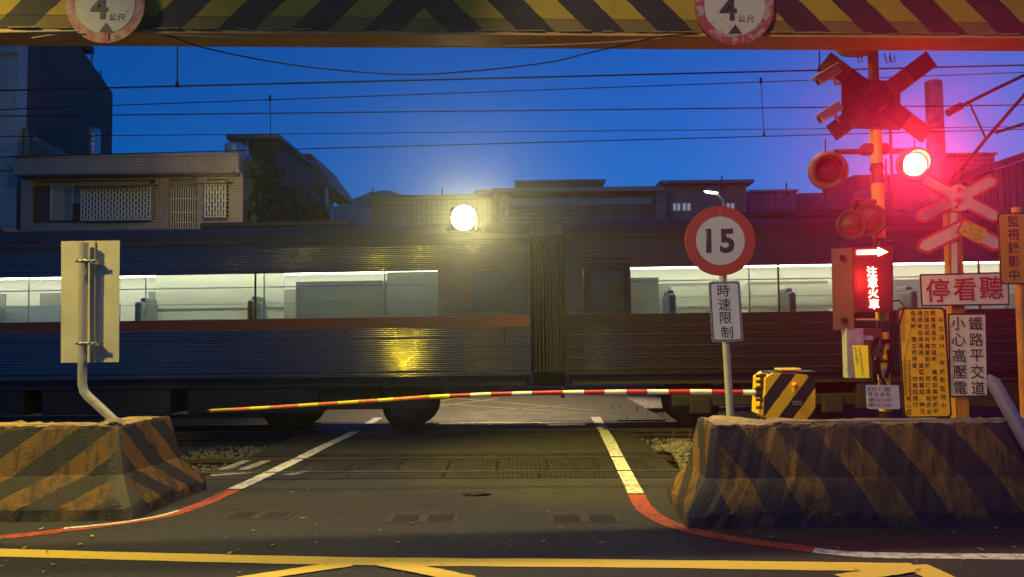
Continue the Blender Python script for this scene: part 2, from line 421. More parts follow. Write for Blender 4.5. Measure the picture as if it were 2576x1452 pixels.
# markings
def ribbon(pts, half, z=0.004):
    mb = MB(); L = []; R = []
    for i, p in enumerate(pts):
        t = (pts[min(i+1, len(pts)-1)] - pts[max(i-1, 0)]).normalized(); nrm = V((-t.y, t.x, 0))
        h = half[i] if isinstance(half, list) else half
        j = random.uniform(-0.006, 0.006)
        L.append(p + nrm * (h + j) + V((0,0,z))); R.append(p - nrm * (h + j) + V((0,0,z)))
    mb.add(L + R, [(i, i+1, len(L)+i+1, len(L)+i) for i in range(len(L)-1)]); return mb
def dense(pp, n=8):
    g = [gnd(*p) for p in pp]; out = []
    for i in range(len(g) - 1):
        p0, p1, p2, p3 = g[max(i-1,0)], g[i], g[i+1], g[min(i+2, len(g)-1)]
        for k in range(n):
            t = k / n
            out.append(0.5*((2*p1) + (p2-p0)*t + (2*p0-5*p1+4*p2-p3)*t*t + (3*p1-p0-3*p2+p3)*t**3))
    out.append(g[-1]); return out
struct('white_line', ribbon(dense([(590, 1232), (650, 1205), (760, 1152), (820, 1122), (885, 1091), (952, 1052)]), 0.085, 0.009), WHITE_LINE)
struct('red_line', ribbon(dense([(-60, 1358), (60, 1347), (200, 1330), (330, 1313), (430, 1295), (510, 1268), (588, 1233)]), 0.08), RED_LINE)
struct('white_line', ribbon(dense([(160, 1331), (300, 1317), (400, 1300), (450, 1286)], 6), 0.03, 0.007), WHITE_LINE)
struct('white_line', ribbon(dense([(1498, 1050), (1530, 1105), (1560, 1165), (1600, 1243)]), 0.085, 0.009), WHITE_LINE)
struct('red_line', ribbon(dense([(1601, 1245), (1622, 1280), (1670, 1312), (1750, 1338), (1880, 1362), (2045, 1384)]), 0.085), RED_LINE)
struct('white_line', ribbon(dense([(2046, 1385), (2160, 1396), (2350, 1400), (2640, 1402)]), 0.075), WHITE_LINE)
struct('yellow_line', ribbon(dense([(-80, 1389), (400, 1402), (900, 1413), (1500, 1418), (2100, 1426), (2305, 1428)]), 0.105), YEL_LINE)
struct('yellow_line', ribbon(dense([(2298, 1424), (2345, 1446), (2420, 1482)]), 0.10, 0.008), YEL_LINE)
struct('yellow_line', ribbon(dense([(880, 1420), (760, 1437), (600, 1462)]), 0.08, 0.008), YEL_LINE)
struct('yellow_line', ribbon(dense([(965, 1420), (1080, 1441), (1180, 1462)]), 0.08, 0.012), YEL_LINE)
struct('yellow_line', ribbon(dense([(2290, 1434), (2220, 1444), (2120, 1458)]), 0.08, 0.012), YEL_LINE)
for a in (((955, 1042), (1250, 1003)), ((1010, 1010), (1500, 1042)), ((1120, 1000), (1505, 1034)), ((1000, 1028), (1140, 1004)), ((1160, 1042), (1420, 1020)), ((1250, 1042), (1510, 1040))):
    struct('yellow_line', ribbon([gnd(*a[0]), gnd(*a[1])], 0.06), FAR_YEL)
# short worn white bars on the crossing panels
for a in (((560, 1184), (620, 1160)), ((610, 1184), (672, 1160)), ((530, 1198), (635, 1190)), ((722, 1197), (770, 1187))):
    struct('white_line', ribbon([gnd(*a[0]), gnd(*a[1])], 0.07, 0.009), paint('faded_white_paint', (0.4, 0.39, 0.36), lo=0.4, hi=0.6))

# drains in the road
def drain_mb():
    mb = MB()
    mb.b2((-0.31, -0.17, -0.02), (0.31, 0.17, 0.004)); mb.cur = 1
    for sx in (-1, 1):
        for k in range(8):
            y = -0.125 + k * 0.0355
            mb.b2((sx*0.155-0.115, y-0.009, 0.0), (sx*0.155+0.115, y+0.009, 0.0055))
    return mb
d0 = drain_mb().build('drain_grate', [CASTI, BLACK])
for i, (p, lb) in enumerate((((652, 1297), 'cast iron road drain grate nearest the barrier that carries the blank sign'), ((1065, 1304), 'cast iron road drain grate in the middle of the lane'),
                             ((1470, 1305), 'cast iron road drain grate beside the red kerb line with light debris on it'))):
    o = d0 if i == 0 else copy_tree(d0)
    o.location = gnd(*p); o.rotation_euler.z = (-0.05, -0.02, 0.0)[i]
    tag(o, lb, 'drain', 'drain grates across the road')
mb = MB()
q = gnd(1200, 1246)
for i, (a, r) in enumerate(((0, .17), (60, .1), (130, .12), (190, .18), (250, .1), (310, .11))): pass
pts = [q + V((math.cos(math.radians(a)) * r, math.sin(math.radians(a)) * r * 0.7, 0.012 + 0.012 * (i % 2))) for i, (a, r) in enumerate(((0, .15), (70, .09), (130, .10), (185, .16), (250, .09), (310, .10)))]
mb.poly(pts, (0, 0, -0.008)); tag(mb.build('rubber_scrap', BLACK), 'flattened dark scrap of rubber lying in the lane before the panels', 'scrap')
# leaves and paper bits
LEAF = mat('dry_leaf', (0.34, 0.26, 0.10), 0.8, 0, (0.5, 0.45, 0.32), 3)
mb = MB()
for k in range(150):
    px = random.uniform(0, 2576); py = random.uniform(1318, 1450) if random.random() < 0.85 else random.uniform(1215, 1318)
    if not (560 < px < 1600) and py < 1330: continue
    p = gnd(px, py); a = random.uniform(0, 6.3); L = random.choice((0.008, 0.012, 0.014, 0.02, 0.035)); w = L * random.uniform(0.2, 0.5)
    d = V((math.cos(a), math.sin(a), 0)); e = V((-d.y, d.x, 0)); z = V((0, 0, 1))
    mb.add([p - d*L + z*0.014, p + e*w + z*0.017, p + d*L + z*0.02, p - e*w + z*0.013], [(0, 1, 2, 3)])
tag(mb.build('leaf_litter', LEAF), kind='stuff')
# ballast
def stones(regions, name):
    ico = bmesh.new(); bmesh.ops.create_icosphere(ico, subdivisions=1, radius=1); ico.verts.index_update()
    bv = [v.co.copy() for v in ico.verts]; bf = [[v.index for v in f.verts] for f in ico.faces]; ico.free()
    mb = MB()
    for (x0, x1, y0, y1, n, zf) in regions:
        for k in range(n):
            x, y = random.uniform(x0, x1), random.uniform(y0, y1)
            r = random.uniform(0.022, 0.048); q = Matrix.Rotation(random.uniform(0, 6.3), 3, V((random.random()-.5, random.random()-.5, random.random()-.5)).normalized())
            sc = V((random.uniform(.8, 1.3), random.uniform(.6, 1.1), random.uniform(.5, .9)))
            c = V((x, y, zf(x, y) + random.uniform(-0.03, 0.02)))
            mb.add([c + q @ V((v.x*sc.x*r*random.uniform(.8, 1.15), v.y*sc.y*r, v.z*sc.z*r)) for v in bv], bf)
    tag(mb.build(name, STONE), kind='stuff')
mound = lambda x, y: -0.06 + 0.26 * math.exp(-((x - 2.15) ** 2) / 0.12 - ((y - 10.9) ** 2) / 0.9)
stones([(RX + 0.03, 2.7, 9.8, 12.2, 1500, mound), (2.2, 5.5, 9.7, 13.5, 1200, lambda x, y: -0.07), (1.95, 4.5, 12.2, 13.6, 500, lambda x, y: -0.07),
        (-6.2, LX - 0.03, 9.4, 13.4, 2300, lambda x, y: -0.08)], 'ballast')
# weeds by the far right verge
WEED = mat('weeds', (0.06, 0.075, 0.02), 0.8, 0, (0.12, 0.1, 0.05), 4)
mb = MB()
for k in range(420):
    x, y = random.uniform(2.0, 6.5), random.uniform(13.9, 19) if k % 3 else random.uniform(9.7, 10.4)
    h = random.uniform(0.05, 0.22); a = random.uniform(0, 6.3); w = 0.008
    d = V((math.cos(a), math.sin(a), 0)); l_ = d * h * random.uniform(0.2, 0.9); e = V((-d.y, d.x, 0)) * w
    p = V((x, y, -0.1)); mid = p + l_ * 0.4 + V((0,0,h*0.7)); tip = p + l_ + V((0,0,h))
    mb.add([p - e, p + e, mid + e, mid - e, tip], [(0, 1, 2, 3), (3, 2, 4)])
tag(mb.build('weeds', WEED), kind='stuff')

# ------------------------------------------------------------------ height limit gantry
BY, BM = 7.28, -0.056        # front face, recedes to the right
def by(x, d=0): return BY + d - BM * x
zb = at(1288, 87, BY).z; zt = zb + 0.95
xp = at(1067, 4, BY).x
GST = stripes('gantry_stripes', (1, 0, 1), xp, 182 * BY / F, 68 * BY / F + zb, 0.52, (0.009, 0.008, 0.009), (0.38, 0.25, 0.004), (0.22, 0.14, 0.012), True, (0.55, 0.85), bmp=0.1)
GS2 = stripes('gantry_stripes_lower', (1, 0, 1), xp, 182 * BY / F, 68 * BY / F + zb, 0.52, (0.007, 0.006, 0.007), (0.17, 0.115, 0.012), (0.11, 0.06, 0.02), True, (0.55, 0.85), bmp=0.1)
GFL = mat('gantry_flange', (0.50, 0.29, 0.06), 0.45, 0, (0.36, 0.18, 0.05), 5, 0.4, 0.75, stretch=(0.4, 1, 1))
g = thing('height_gantry', 'yellow and black striped height limit beam spanning above the crossing', 'beam', (0, BY, 0))
mb = MB()
def bslab(d0, d1, z0, z1, m):
    mb.cur = m; x0, x1 = -7.4, 6.6
    mb.poly([(x0, by(x0, d0), z0), (x1, by(x1, d0), z0), (x1, by(x1, d1), z0), (x0, by(x0, d1), z0)], (0, 0, z1 - z0))
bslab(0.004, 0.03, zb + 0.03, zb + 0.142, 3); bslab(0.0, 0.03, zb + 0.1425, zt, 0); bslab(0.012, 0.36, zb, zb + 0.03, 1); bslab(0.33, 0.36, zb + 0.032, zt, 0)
bslab(-0.01, 0.37, zt + 0.002, zt + 0.03, 1)
# rusty weld line along the lower edge
mb.cur = 2; x = -7.2
while x < 6.2:
    w = random.uniform(0.05, 0.3)
    mb.b2((x, by(x) - 0.006, zb + 0.028), (x + w, by(x) + 0.01, zb + random.uniform(0.033, 0.04))); x += w + random.uniform(0.01, 0.25)
mb.build('beam', [GST, GFL, mat('rusty_edge', (0.2, 0.14, 0.05), 0.9, 0, (0.4, 0.3, 0.12), 30), GS2], g)
for x in (-7.15, 6.35):
    mb = MB(); mb.b2((x - 0.15, by(x, 0.05), -0.02), (x + 0.15, by(x, 0.33), zb - 0.002), 0.01); mb.build('column', GFL, g)

def height_sign(px, py, rr, ring, label, arrow_tail):
    Y = by(at(px, py, BY).x) - 0.055; c = at(px, py, Y); k = Y / F
    t = thing('height_limit_sign', label, 'sign', c, 'height limit signs on the beam')
    N = V((0, -1, 0))
    mb = MB(); mb.cur = 0; mb.poly(disc(c, rr * k, 48), (0, 0.012, 0))
    mb.cur = 1; mb.poly(disc(c + N*0.003, rr * k * 0.76, 48), (0, 0.002, 0))
    mb.cur = 2; mb.text('4', at(px - 16, py + 6, Y - 0.007), 88 * k, 0.022)
    for ch, dx, dy in (('公', 18, 32), ('尺', 40, 33)): mb.text(ch, at(px + dx, py + dy, Y - 0.007), 20 * k, 0.006)
    q = lambda dx, dy: at(px + dx, py + dy, Y - 0.007)
    mb.poly([q(2, 46), q(-16, 70), q(19, 70)], (0, 0.002, 0))
    mb.cur = 3 if arrow_tail else 2
    if arrow_tail:
        mb.poly([q(-4, 71), q(-4, 98), q(8, 98), q(8, 71)], (0, 0.002, 0)); mb.poly([q(-8, 92), q(-8, 98), q(14, 98), q(14, 92)], (0, 0.0015, 0))
    mb.build('sign_face', [ring, FADED, SIGNB, LETRED], t)
    for z0, z1 in ((0.05, 0.3), (-0.27, -0.2)):
        mb = MB(); mb.b2(c + V((-0.03, 0.013, z0)), c + V((0.03, 0.056, z1))); mb.build('bracket', STEEL, t)
height_sign(265, 11, 101, FADRING, 'round four metre height sign with faded pink rim and a red arrow tail', True)
height_sign(1848, 15, 102, REDRING, 'round four metre height sign with darker red rim and a plain black arrow', False)
# cords hanging along the beam
def cord(pp, r, m, name, label, Y=None, n=10):
    g_ = [at(px, py, y) for px, py, y in pp]; out = []
    for i in range(len(g_) - 1):
        p0, p1, p2, p3 = g_[max(i-1,0)], g_[i], g_[i+1], g_[min(i+2, len(g_)-1)]
        for k in range(n):
            t = k / n; out.append(0.5*((2*p1) + (p2-p0)*t + (2*p0-5*p1+4*p2-p3)*t*t + (3*p1-p0-3*p2+p3)*t**3))
    out.append(g_[-1]); mb = MB(); mb.tube(out, r, 6)
    return tag(mb.build(name, m), label, 'cable', 'loose cords on the beam')
cord([(355, 78, 7.2), (440, 95, 7.2), (520, 122, 7.3), (700, 158, 7.5), (900, 181, 7.6), (1050, 187, 7.6), (1200, 178, 7.5), (1380, 157, 7.4), (1470, 136, 7.35), (1560, 115, 7.3), (1660, 93, 7.28), (1760, 86, 7.25)], 0.006, CABLE, 'hanging_cable', 'dark cable sagging below the striped beam against the sky')
cord([(-40, 82, 7.0), (80, 80, 7.0), (190, 78, 7.0)], 0.008, ROPE, 'pale_cord', 'pale cord along the beam edge ending at the pink rimmed sign')
cord([(200, 78, 7.0), (150, 85, 7.02), (80, 96, 7.02)], 0.006, ROPE, 'pale_cord', 'short loose cord end hanging under the pink rimmed sign')
cord([(360, 78, 7.1), (480, 90, 7.15), (800, 104, 7.3), (1130, 117, 7.4), (1440, 111, 7.4), (1690, 95, 7.3)], 0.004, ROPE, 'pale_cord', 'thin pale cord drooping over the underside of the beam')

# ------------------------------------------------------------------ concrete barriers
def offset_poly(p, d):
    n = len(p); out = []
    for i in range(n):
        a, b, c = V(p[i-1]), V(p[i]), V(p[(i+1) % n])
        e1 = (b - a).normalized(); e2 = (c - b).normalized()
        n1 = V((e1.y, -e1.x)); n2 = V((e2.y, -e2.x)); bis = (n1 + n2).normalized()
        out.append(b + bis * (d / max(0.3, bis.dot(n1))))
    return out
def barrier(top, levels, mats, label, capmat=None):
    mb = MB(); n = len(top)
    base = V((sum(p[0] for p in top) / n, sum(p[1] for p in top) / n, 0))
    # subdivide the outline so that the edges can be chipped
    rings = []
    for z, d in levels:
        pl = offset_poly(top, d); ring = []
        for i in range(n):
            a, b = pl[i], pl[(i+1) % n]
            k = max(2, int((V(top[(i+1)%n]) - V(top[i])).length / 0.06))
            for j in range(k): ring.append(a.lerp(b, j / k))
        rings.append([V((p.x, p.y, z)) for p in ring])
    m = len(rings[0])
    for li, rg in enumerate(rings):
        for i, p in enumerate(rg):
            amp = 0.012 if li in (0, len(rings)-2, len(rings)-1) else 0.006
            if random.random() < .12: amp *= 2.4
            rg[i] = p + V((random.uniform(-amp, amp), random.uniform(-amp, amp), random.uniform(-amp, amp) if li else 0))
    mb.v = [p for r in rings for p in r]
    for li in range(len(rings) - 1):
        for i in range(m):
            mb.f.append([li*m+i, li*m+(i+1) % m, (li+1)*m+(i+1) % m, (li+1)*m+i]); mb.m.append(0); mb.s.append(False)
    mb.f.append([(len(rings)-1)*m + i for i in range(m)]); mb.m.append(1); mb.s.append(False)
    o = mb.build('concrete_barrier', mats, loc=base)
    return tag(o, label, 'barrier', 'striped concrete barriers')
LEV = [(-0.02, 0.285), (0.10, 0.275), (0.13, 0.262), (0.38, 0.09), (0.79, 0.012), (0.815, 0.0), (0.82, -0.022)]
YB, DB, WB = (0.150, 0.074, 0.011), (0.015, 0.015, 0.015), (0.040, 0.026, 0.012)
capL = mat('barrier_top_yellow', (0.46, 0.30, 0.10), 0.85, 0, (0.22, 0.18, 0.1), 9, 0.45, 0.65, bmp=0.4)
TL = [(-9.5, 8.05), (-3.70, 8.05), (-3.62, 9.02), (-4.0, 9.02), (-4.05, 8.44), (-9.5, 8.44)]
barrier(TL, LEV, [stripes('left_barrier_stripes', (0.95, -1.25, -1.0), 0, 0.64, 0.0, 0.5, DB, YB, WB, wear=(0.49, 0.57), bmp=0.9, corner=(1.0, 4.35)), capL],
        'black and yellow striped concrete barrier below the blank sign back')
TR = [(1.72, 7.44), (6.5, 7.26), (6.5, 7.66), (2.15, 7.84), (2.13, 8.2), (1.76, 8.2)]
barrier(TR, LEV, [stripes('right_barrier_stripes', (1.0, -0.9, 1.0), 0, 0.612, 0.05, 0.5, (0.022,0.021,0.021), (0.20, 0.098, 0.014), (0.045, 0.030, 0.015), wear=(0.47, 0.56), bmp=0.9, corner=(-1.0, -5.72)), mat('barrier_top_grey', (0.30, 0.24, 0.17), 0.85, 0, (0.17, 0.12, 0.08), 9, 0.4, 0.65, bmp=0.4)],
        'black and yellow striped concrete barrier in front of the gate machine and warning signs')

# ------------------------------------------------------------------ sign seen from behind, on the left barrier
Y = 8.2; k = Y / F
t = thing('road_sign', 'blank yellow lit back of a rectangular road sign on a bent pole', 'sign', gnd(287, 1062, 0.82))
pts = [at(292, 1063, Y), at(268, 1040, Y), at(240, 1014, Y), at(222, 998, Y), at(211, 984, Y), at(207, 966, Y), at(207, 940, Y), at(208, 850, Y), at(209, 730, Y), at(211, 611, Y)]
mb = MB(); mb.tube(pts, 0.042, 20); mb.build('post', GREYP, t)
mb = MB(); mb.lathe([(0.0, 0.02), (0.05, 0.02), (0.075, 0.005), (0.09, -0.01)], at(286, 1057, Y), (0, 0, 1), 16); mb.build('base_plate', CONC, t)
a, b, c_, d = at(154, 607, Y + .105), at(301, 605, Y + .105), at(299, 911, Y + .105), at(153, 913, Y + .105)
mb = MB(); mb.poly([a, b, c_, d], (0, 0.004, 0))
mb.poly([at(228, 607, Y+.101), at(240, 607, Y+.101), at(240, 911, Y+.101), at(228, 911, Y+.101)], (0, -0.018, 0)); mb.build('sign_panel', GALV, t)
for y in (657, 864):
    mb = MB(); p = at(209, y, Y)
    mb.lathe([(0.044, -0.012), (0.050, -0.012), (0.050, 0.012), (0.044, 0.012)], p, (0, 0, 1), 20)
    mb.b2(p + V((0.045, -0.012, -0.014)), p + V((0.13, 0.0, 0.014))); mb.b2(p + V((-0.068, -0.006, -0.014)), p + V((-0.044, 0.006, 0.014)))
    mb.b2(p + V((0.072, 0.0, -0.03)), p + V((0.115, 0.098, 0.005)))
    for dx in (-0.056, 0.055, 0.105): mb.lathe([(0, -0.03), (0.009, -0.03), (0.012, -0.022), (0.012, -0.01)], p + V((dx, 0, 0)), (0, 1, 0), 8)
    mb.build('clamp', STEEL, t)

# ------------------------------------------------------------------ 15 sign
Y = 8.35; k = Y / F
t = thing('speed_limit_sign', 'round red rimmed 15 speed limit sign above a white character plate', 'sign', at(1838, 1058, Y))
mb = MB(); mb.tube([at(1838, 1062, Y), at(1826, 860, Y), at(1813, 560, Y)], 0.036, 18); mb.build('post', GREYP, t)
c = at(1812, 606, Y - 0.07)
mb = MB(); mb.poly(disc(c, 88 * k, 56), (0, 0.012, 0)); mb.cur = 1; mb.poly(disc(c + V((0, -.003, 0)), 61 * k, 56), (0, 0.002, 0))
mb.cur = 2; mb.text('1', at(1783, 606, Y - 0.077), 80 * k, 0.035); mb.text('5', at(1829, 606, Y - 0.077), 80 * k, 0.035)
mb.cur = 3; mb.poly([at(1777, 580, Y-.0775), at(1780, 582, Y-.0775), at(1779, 612, Y-.0775), at(1776, 612, Y-.0775)], (0, .001, 0))
for dx, dy in ((-1, 74), (0, -75), (40, 62)): mb.lathe([(0, 0.0), (0.008, 0), (0.008, 0.004)], at(1812 + dx, 606 + dy, Y - 0.079), (0, 1, 0), 8)
mb.build('round_panel', [SIGNR, SIGNW, SIGNB, FADRING], t)
RR = V((math.cos(-0.03), 0, math.sin(0.01))).normalized(); UU = V((-0.035, 0, 1)).normalized()
c = at(1826, 784, Y - 0.06)
mb = MB(); mb.poly(rrect(c, 79*k, 152*k, 8*k, R=RR, U=UU), (0, 0.008, 0))
mb.cur = 2; mb.poly(rrect(c + V((0, -.002, 0)), 71*k, 144*k, 7*k, R=RR, U=UU), (0, 0.001, 0))
mb.cur = 1; mb.poly(rrect(c + V((0, -.004, 0)), 67*k, 140*k, 6*k, R=RR, U=UU), (0, 0.001, 0))
mb.cur = 2
for ch, x, y in (('時', 1820, 731), ('速', 1823, 766), ('限', 1826, 800), ('制', 1829, 836)): mb.text(ch, at(x, y, Y - 0.067), 33*k, 0.008, RR, UU)
mb.build('character_plate', [STEEL, mat('plate_white', (0.66, 0.66, 0.58), 0.35, 0, (0.45, 0.5, 0.38), 5, 0.5, 0.8), SIGNB], t)

# ------------------------------------------------------------------ gate machine and boom
Y = 8.75; k = Y / F
t = thing('crossing_gate', 'yellow and black gate machine with a lowered red and white striped boom', 'gate', gnd(1985, 1100))
A = at(1985, 996, Y)
def bpoly(mb, pp, y0, y1): mb.poly([at(px, py, y0) for px, py in pp], (0, y1 - y0, 0))
oct_ = [(1926, 952), (1944, 938), (2030, 943), (2051, 962), (2051, 1035), (2036, 1058), (1938, 1058), (1922, 1046)]
GB = stripes('gate_box_stripes', (1.0, 0, -0.78), A.x, 0.305, 0.055 - 0.78 * A.z, 0.5, (0.02, 0.018, 0.016), (0.80, 0.47, 0.01), (0.5, 0.3, 0.03), False, (0.62, 0.85), 0.35, 0.0)
mb = MB(); 
mb.poly([at(px, py, Y) for px, py in oct_], (0, 0.04, 0))
mb.cur = 1; mb.poly([at(px + (3 if px < 1985 else -3), py, Y + 0.042) for px, py in oct_], (0, 0.5, 0))
mb.cur = 2; mb.lathe([(0, -0.05), (0.02, -0.05), (0.025, -0.03), (0.025, 0.0)], at(1998, 968, Y), (0, 1, 0), 12); mb.box(at(1998, 977, Y - 0.02), (0.02, 0.03, 0.07))
mb.build('machine_box', [GB, YPAINT, mat('orange_knob', (0.75, 0.33, 0.02), 0.4)], t)
mb = MB(); mb.poly(rrect(at(2004, 1013, Y - 0.005), 0.105, 0.055, 0.006), (0, 0.004, 0)); mb.cur = 1
for r_ in range(3): 
    for j in range(4): mb.b2(at(1994 + j*6, 1009 + r_*4, Y - 0.008), at(1998 + j*6, 1010.5 + r_*4, Y - 0.006))
mb.build('name_plate', [BPAINT, mat('plate_mark', (0.4, 0.38, 0.3), 0.5)], t)
mb = MB(); mb.b2(at(1935, 941, Y + .1), at(2030, 931, Y + .4), 0.01); mb.cur = 1
mb.b2(at(1962, 932, Y + .1), at(2000, 925, Y + .3), 0.006); mb.build('lid', [BPAINT, YPAINT], t)
mb = MB(); mb.tube([at(1919, 940, Y+.2), at(1919, 985, Y+.2), at(1919, 1030, Y+.2)], 0.028, 10); mb.tube([at(1900, 988, Y+.2), at(1950, 987, Y+.2)], 0.05, 14)
for y in (945, 960, 975, 1005, 1025): mb.lathe([(0, -0.05), (0.018, -0.05), (0.018, 0.05), (0, .05)], at(1914, y, Y+.15), (1, 0, 0), 8)
mb.build('hinge_bracket', BPAINT, t)
mb = MB(); mb.b2(at(1940, 1062, Y+.05), at(2040, 1056, Y+.45)); mb.v = [V((p.x, p.y, max(p.z, -0.02))) for p in mb.v]
b0 = at(1985, 1060, Y + .25); mb.b2((b0.x - .2, b0.y - .15, -0.05), (b0.x + .2, b0.y + .15, b0.z)); mb.build('pedestal', CONC, t)
# boom: bands sampled from the photograph's spacing
BOOMR = mat('boom_red', (0.42, 0.025, 0.03), 0.4, 0, (0.3, 0.03, 0.03), 10)
BOOMW = mat('boom_white', (0.75, 0.72, 0.64), 0.4, 0, (0.55, 0.5, 0.4), 12)
BOOMY = mat('boom_yellow_reflective', (0.85, 0.72, 0.03), 0.3)
BOOMO = mat('boom_orange_reflective', (0.75, 0.16, 0.02), 0.3, 0, (0.85, 0.4, 0.1), 30, .5, .6)
def boomy(px):
    xs = [(523, 1034), (700, 1024), (950, 1008), (1080, 999), (1240, 992), (1400, 988), (1600, 986), (1760, 986), (1920, 988)]
    for (a0, b0), (a1, b1) in zip(xs, xs[1:]):
        if a0 <= px <= a1: return b0 + (b1 - b0) * (px - a0) / (a1 - a0)
edges = [523, 530, 579, 628, 677, 752, 802, 850, 902, 951, 990, 1081, 1132, 1183, 1235, 1288, 1338, 1416, 1469, 1521, 1575, 1628, 1681, 1735, 1790, 1840, 1868, 1912]
cols = [0, 2, 3, 2, 3, 2, 3, 2, 3, 2, 3, 2, 0, 1, 0, 1, 0, 1, 0, 1, 0, 1, 0, 1, 0, 0, 1]
mb = MB()
for i in range(len(edges) - 1):
    mb.cur = cols[i]; ps = []; rs = []
    for j in range(5):
        px = edges[i] + (edges[i+1] - edges[i]) * j / 4; f = (px - 523) / 1390
        ps.append(at(px, boomy(px), Y + 0.2 + 0.25 * (1 - f))); rs.append(0.0175 + 0.012 * f)
    mb.tube(ps, rs, 12, cap=(i == 0))
mb.build('boom', [BOOMR, BOOMW, BOOMY, BOOMO], t)
mb = MB(); mb.tube([at(1417, 975, Y+.3), at(1416, 1001, Y+.3)], 0.02, 8); mb.build('boom_clip', BPAINT, t)

# ------------------------------------------------------------------ crossing signal mast
Y = 8.9; k = Y / F
def mx(py): return 2196 + (py - 140) * 0.0345     # the mast leans in the picture only through perspective
base = gnd(2228, 1080)
t = thing('crossing_signal', 'railway crossing signal mast with crossbuck, bells, red lamps and lit red warning box', 'signal', (at(2228, 1060, Y).x, Y, 0))
mb = MB(); segs = [60, 316, 412, 462, 600, 628, 806, 836, 1034, 1120]
for i in range(len(segs) - 1):
    mb.cur = 0 if i % 2 else 1
    if i == 0: mb.cur = 2
    mb.tube([at(mx(segs[i]), segs[i], Y), at(mx(segs[i+1]), segs[i+1], Y)], 0.062 if i else 0.055, 20)
for y in (318, 424, 546, 620): mb.cur = 1; mb.lathe([(0.062, -.012), (0.075, -.012), (0.075, .012), (0.062, .012)], at(mx(y), y, Y), (0, 0, 1), 20)
mb.build('mast', [YPAINT, BPAINT, mat('brown_mast', (0.24, 0.12, 0.04), 0.5, 0, (0.12, 0.06, 0.03), 6)], t)
mb = MB(); mb.poly([at(2117, 196, Y-.07), at(2265, 205, Y-.07), at(2265, 328, Y-.07), at(2117, 322, Y-.07)], (0, 0.006, 0)); 
mb.build('back_plate', DKRED, t)
CBY = mat('crossbuck_yellow', (0.12, 0.058, 0.010), 0.5, 0, (0.08, 0.04, 0.01), 8); CBB = mat('crossbuck_black', (0.020, 0.008, 0.008), 0.5)
def arm(mb, p0, p1, hw, cuts, y0, m0):
    d = V((p1[0]-p0[0], p1[1]-p0[1])); L = d.length; d /= L; n = V((-d.y, d.x)); m = m0
    for a, b in zip(cuts, cuts[1:]):
        q = [(p0[0]+d.x*L*a+n.x*hw, p0[1]+d.y*L*a+n.y*hw), (p0[0]+d.x*L*b+n.x*hw, p0[1]+d.y*L*b+n.y*hw), (p0[0]+d.x*L*b-n.x*hw, p0[1]+d.y*L*b-n.y*hw), (p0[0]+d.x*L*a-n.x*hw, p0[1]+d.y*L*a-n.y*hw)]
        mb.cur = m; m = 1 - m
        mb.poly([at(px, py, y0) for px, py in q], (0, 0.006, 0))
mb = MB(); arm(mb, (2076, 149), (2333, 342), 23, [0, .22, .40, .60, .80, 1], Y - .10, 0); arm(mb, (2344, 147), (2091, 336), 23, [0, .22, .42, .66, .84, 1], Y - .112, 1)
mb.lathe([(0, -.012), (0.012, -.012), (0.014, 0)], at(2226, 277, Y - .112), (0, 1, 0), 10)
mb.build('crossbuck', [CBY, CBB], t)
# cameras on brackets
def security_camera(cx, cy, label, ang):
    tt = thing('security_camera', label, 'camera', at(cx, cy, Y - .15), 'security cameras on the signal mast')
    c = at(cx, cy, Y - .15); R = Matrix.Rotation(ang, 3, 'Y'); kk = k
    mb = MB(); mb.box(c, (0.26, 0.1, 0.09), R, 0.012); mb.build('housing', CAMW, tt)
    mb = MB(); mb.box(c + R @ V((-0.015, 0, 0.055)), (0.31, 0.125, 0.014), R, 0.004); mb.build('sun_shield', CAMW, tt)
    mb = MB(); mb.lathe([(0, 0), (0.032, 0), (0.034, -.01)], c + R @ V((-0.134, 0, -0.005)), R @ V((-1, 0, 0)), 16); mb.build('lens', BPAINT, tt)
    mb = MB(); p = c + R @ V((0.05, 0.02, -0.05)); e = V((at(mx(cy), cy, Y).x - 0.06, Y, c.z - 0.05))
    mb.tube([p, p + V((0.03, 0.03, -0.06)), V((p.x + .12, Y - .03, e.z)), e], 0.018, 10); mb.build('bracket', CAMW, tt)
security_camera(2083, 190, 'white security camera on the signal mast beside the upper crossbuck arm', -0.52)
security_camera(2087, 285, 'white security camera on the signal mast just above the unlit lamp', -0.56)
# bell at the top
mb = MB(); mb.lathe([(0.0, -0.05), (0.13, -0.045), (0.185, -0.01), (0.17, 0.03), (0.06, 0.06), (0.0, 0.065)], at(2148, 128, Y - .08), (0.1, -0.15, 1), 24); mb.build('bell', mat('bell_tan', (0.34, 0.22, 0.1), 0.5), t)
mb = MB()
for x0 in (2155, 2225, 2238): mb.tube([at(x0, 135, Y-.1), at(x0 + 6, 158, Y-.12), at(x0 + 14, 155, Y-.1), at(x0 + 12, 140, Y-.1)], 0.006, 6)
mb.tube([at(2145, 190, Y+.05), at(2160, 255, Y+.05), at(2190, 260, Y)], 0.02, 8); mb.build('wiring', CABLE, t)
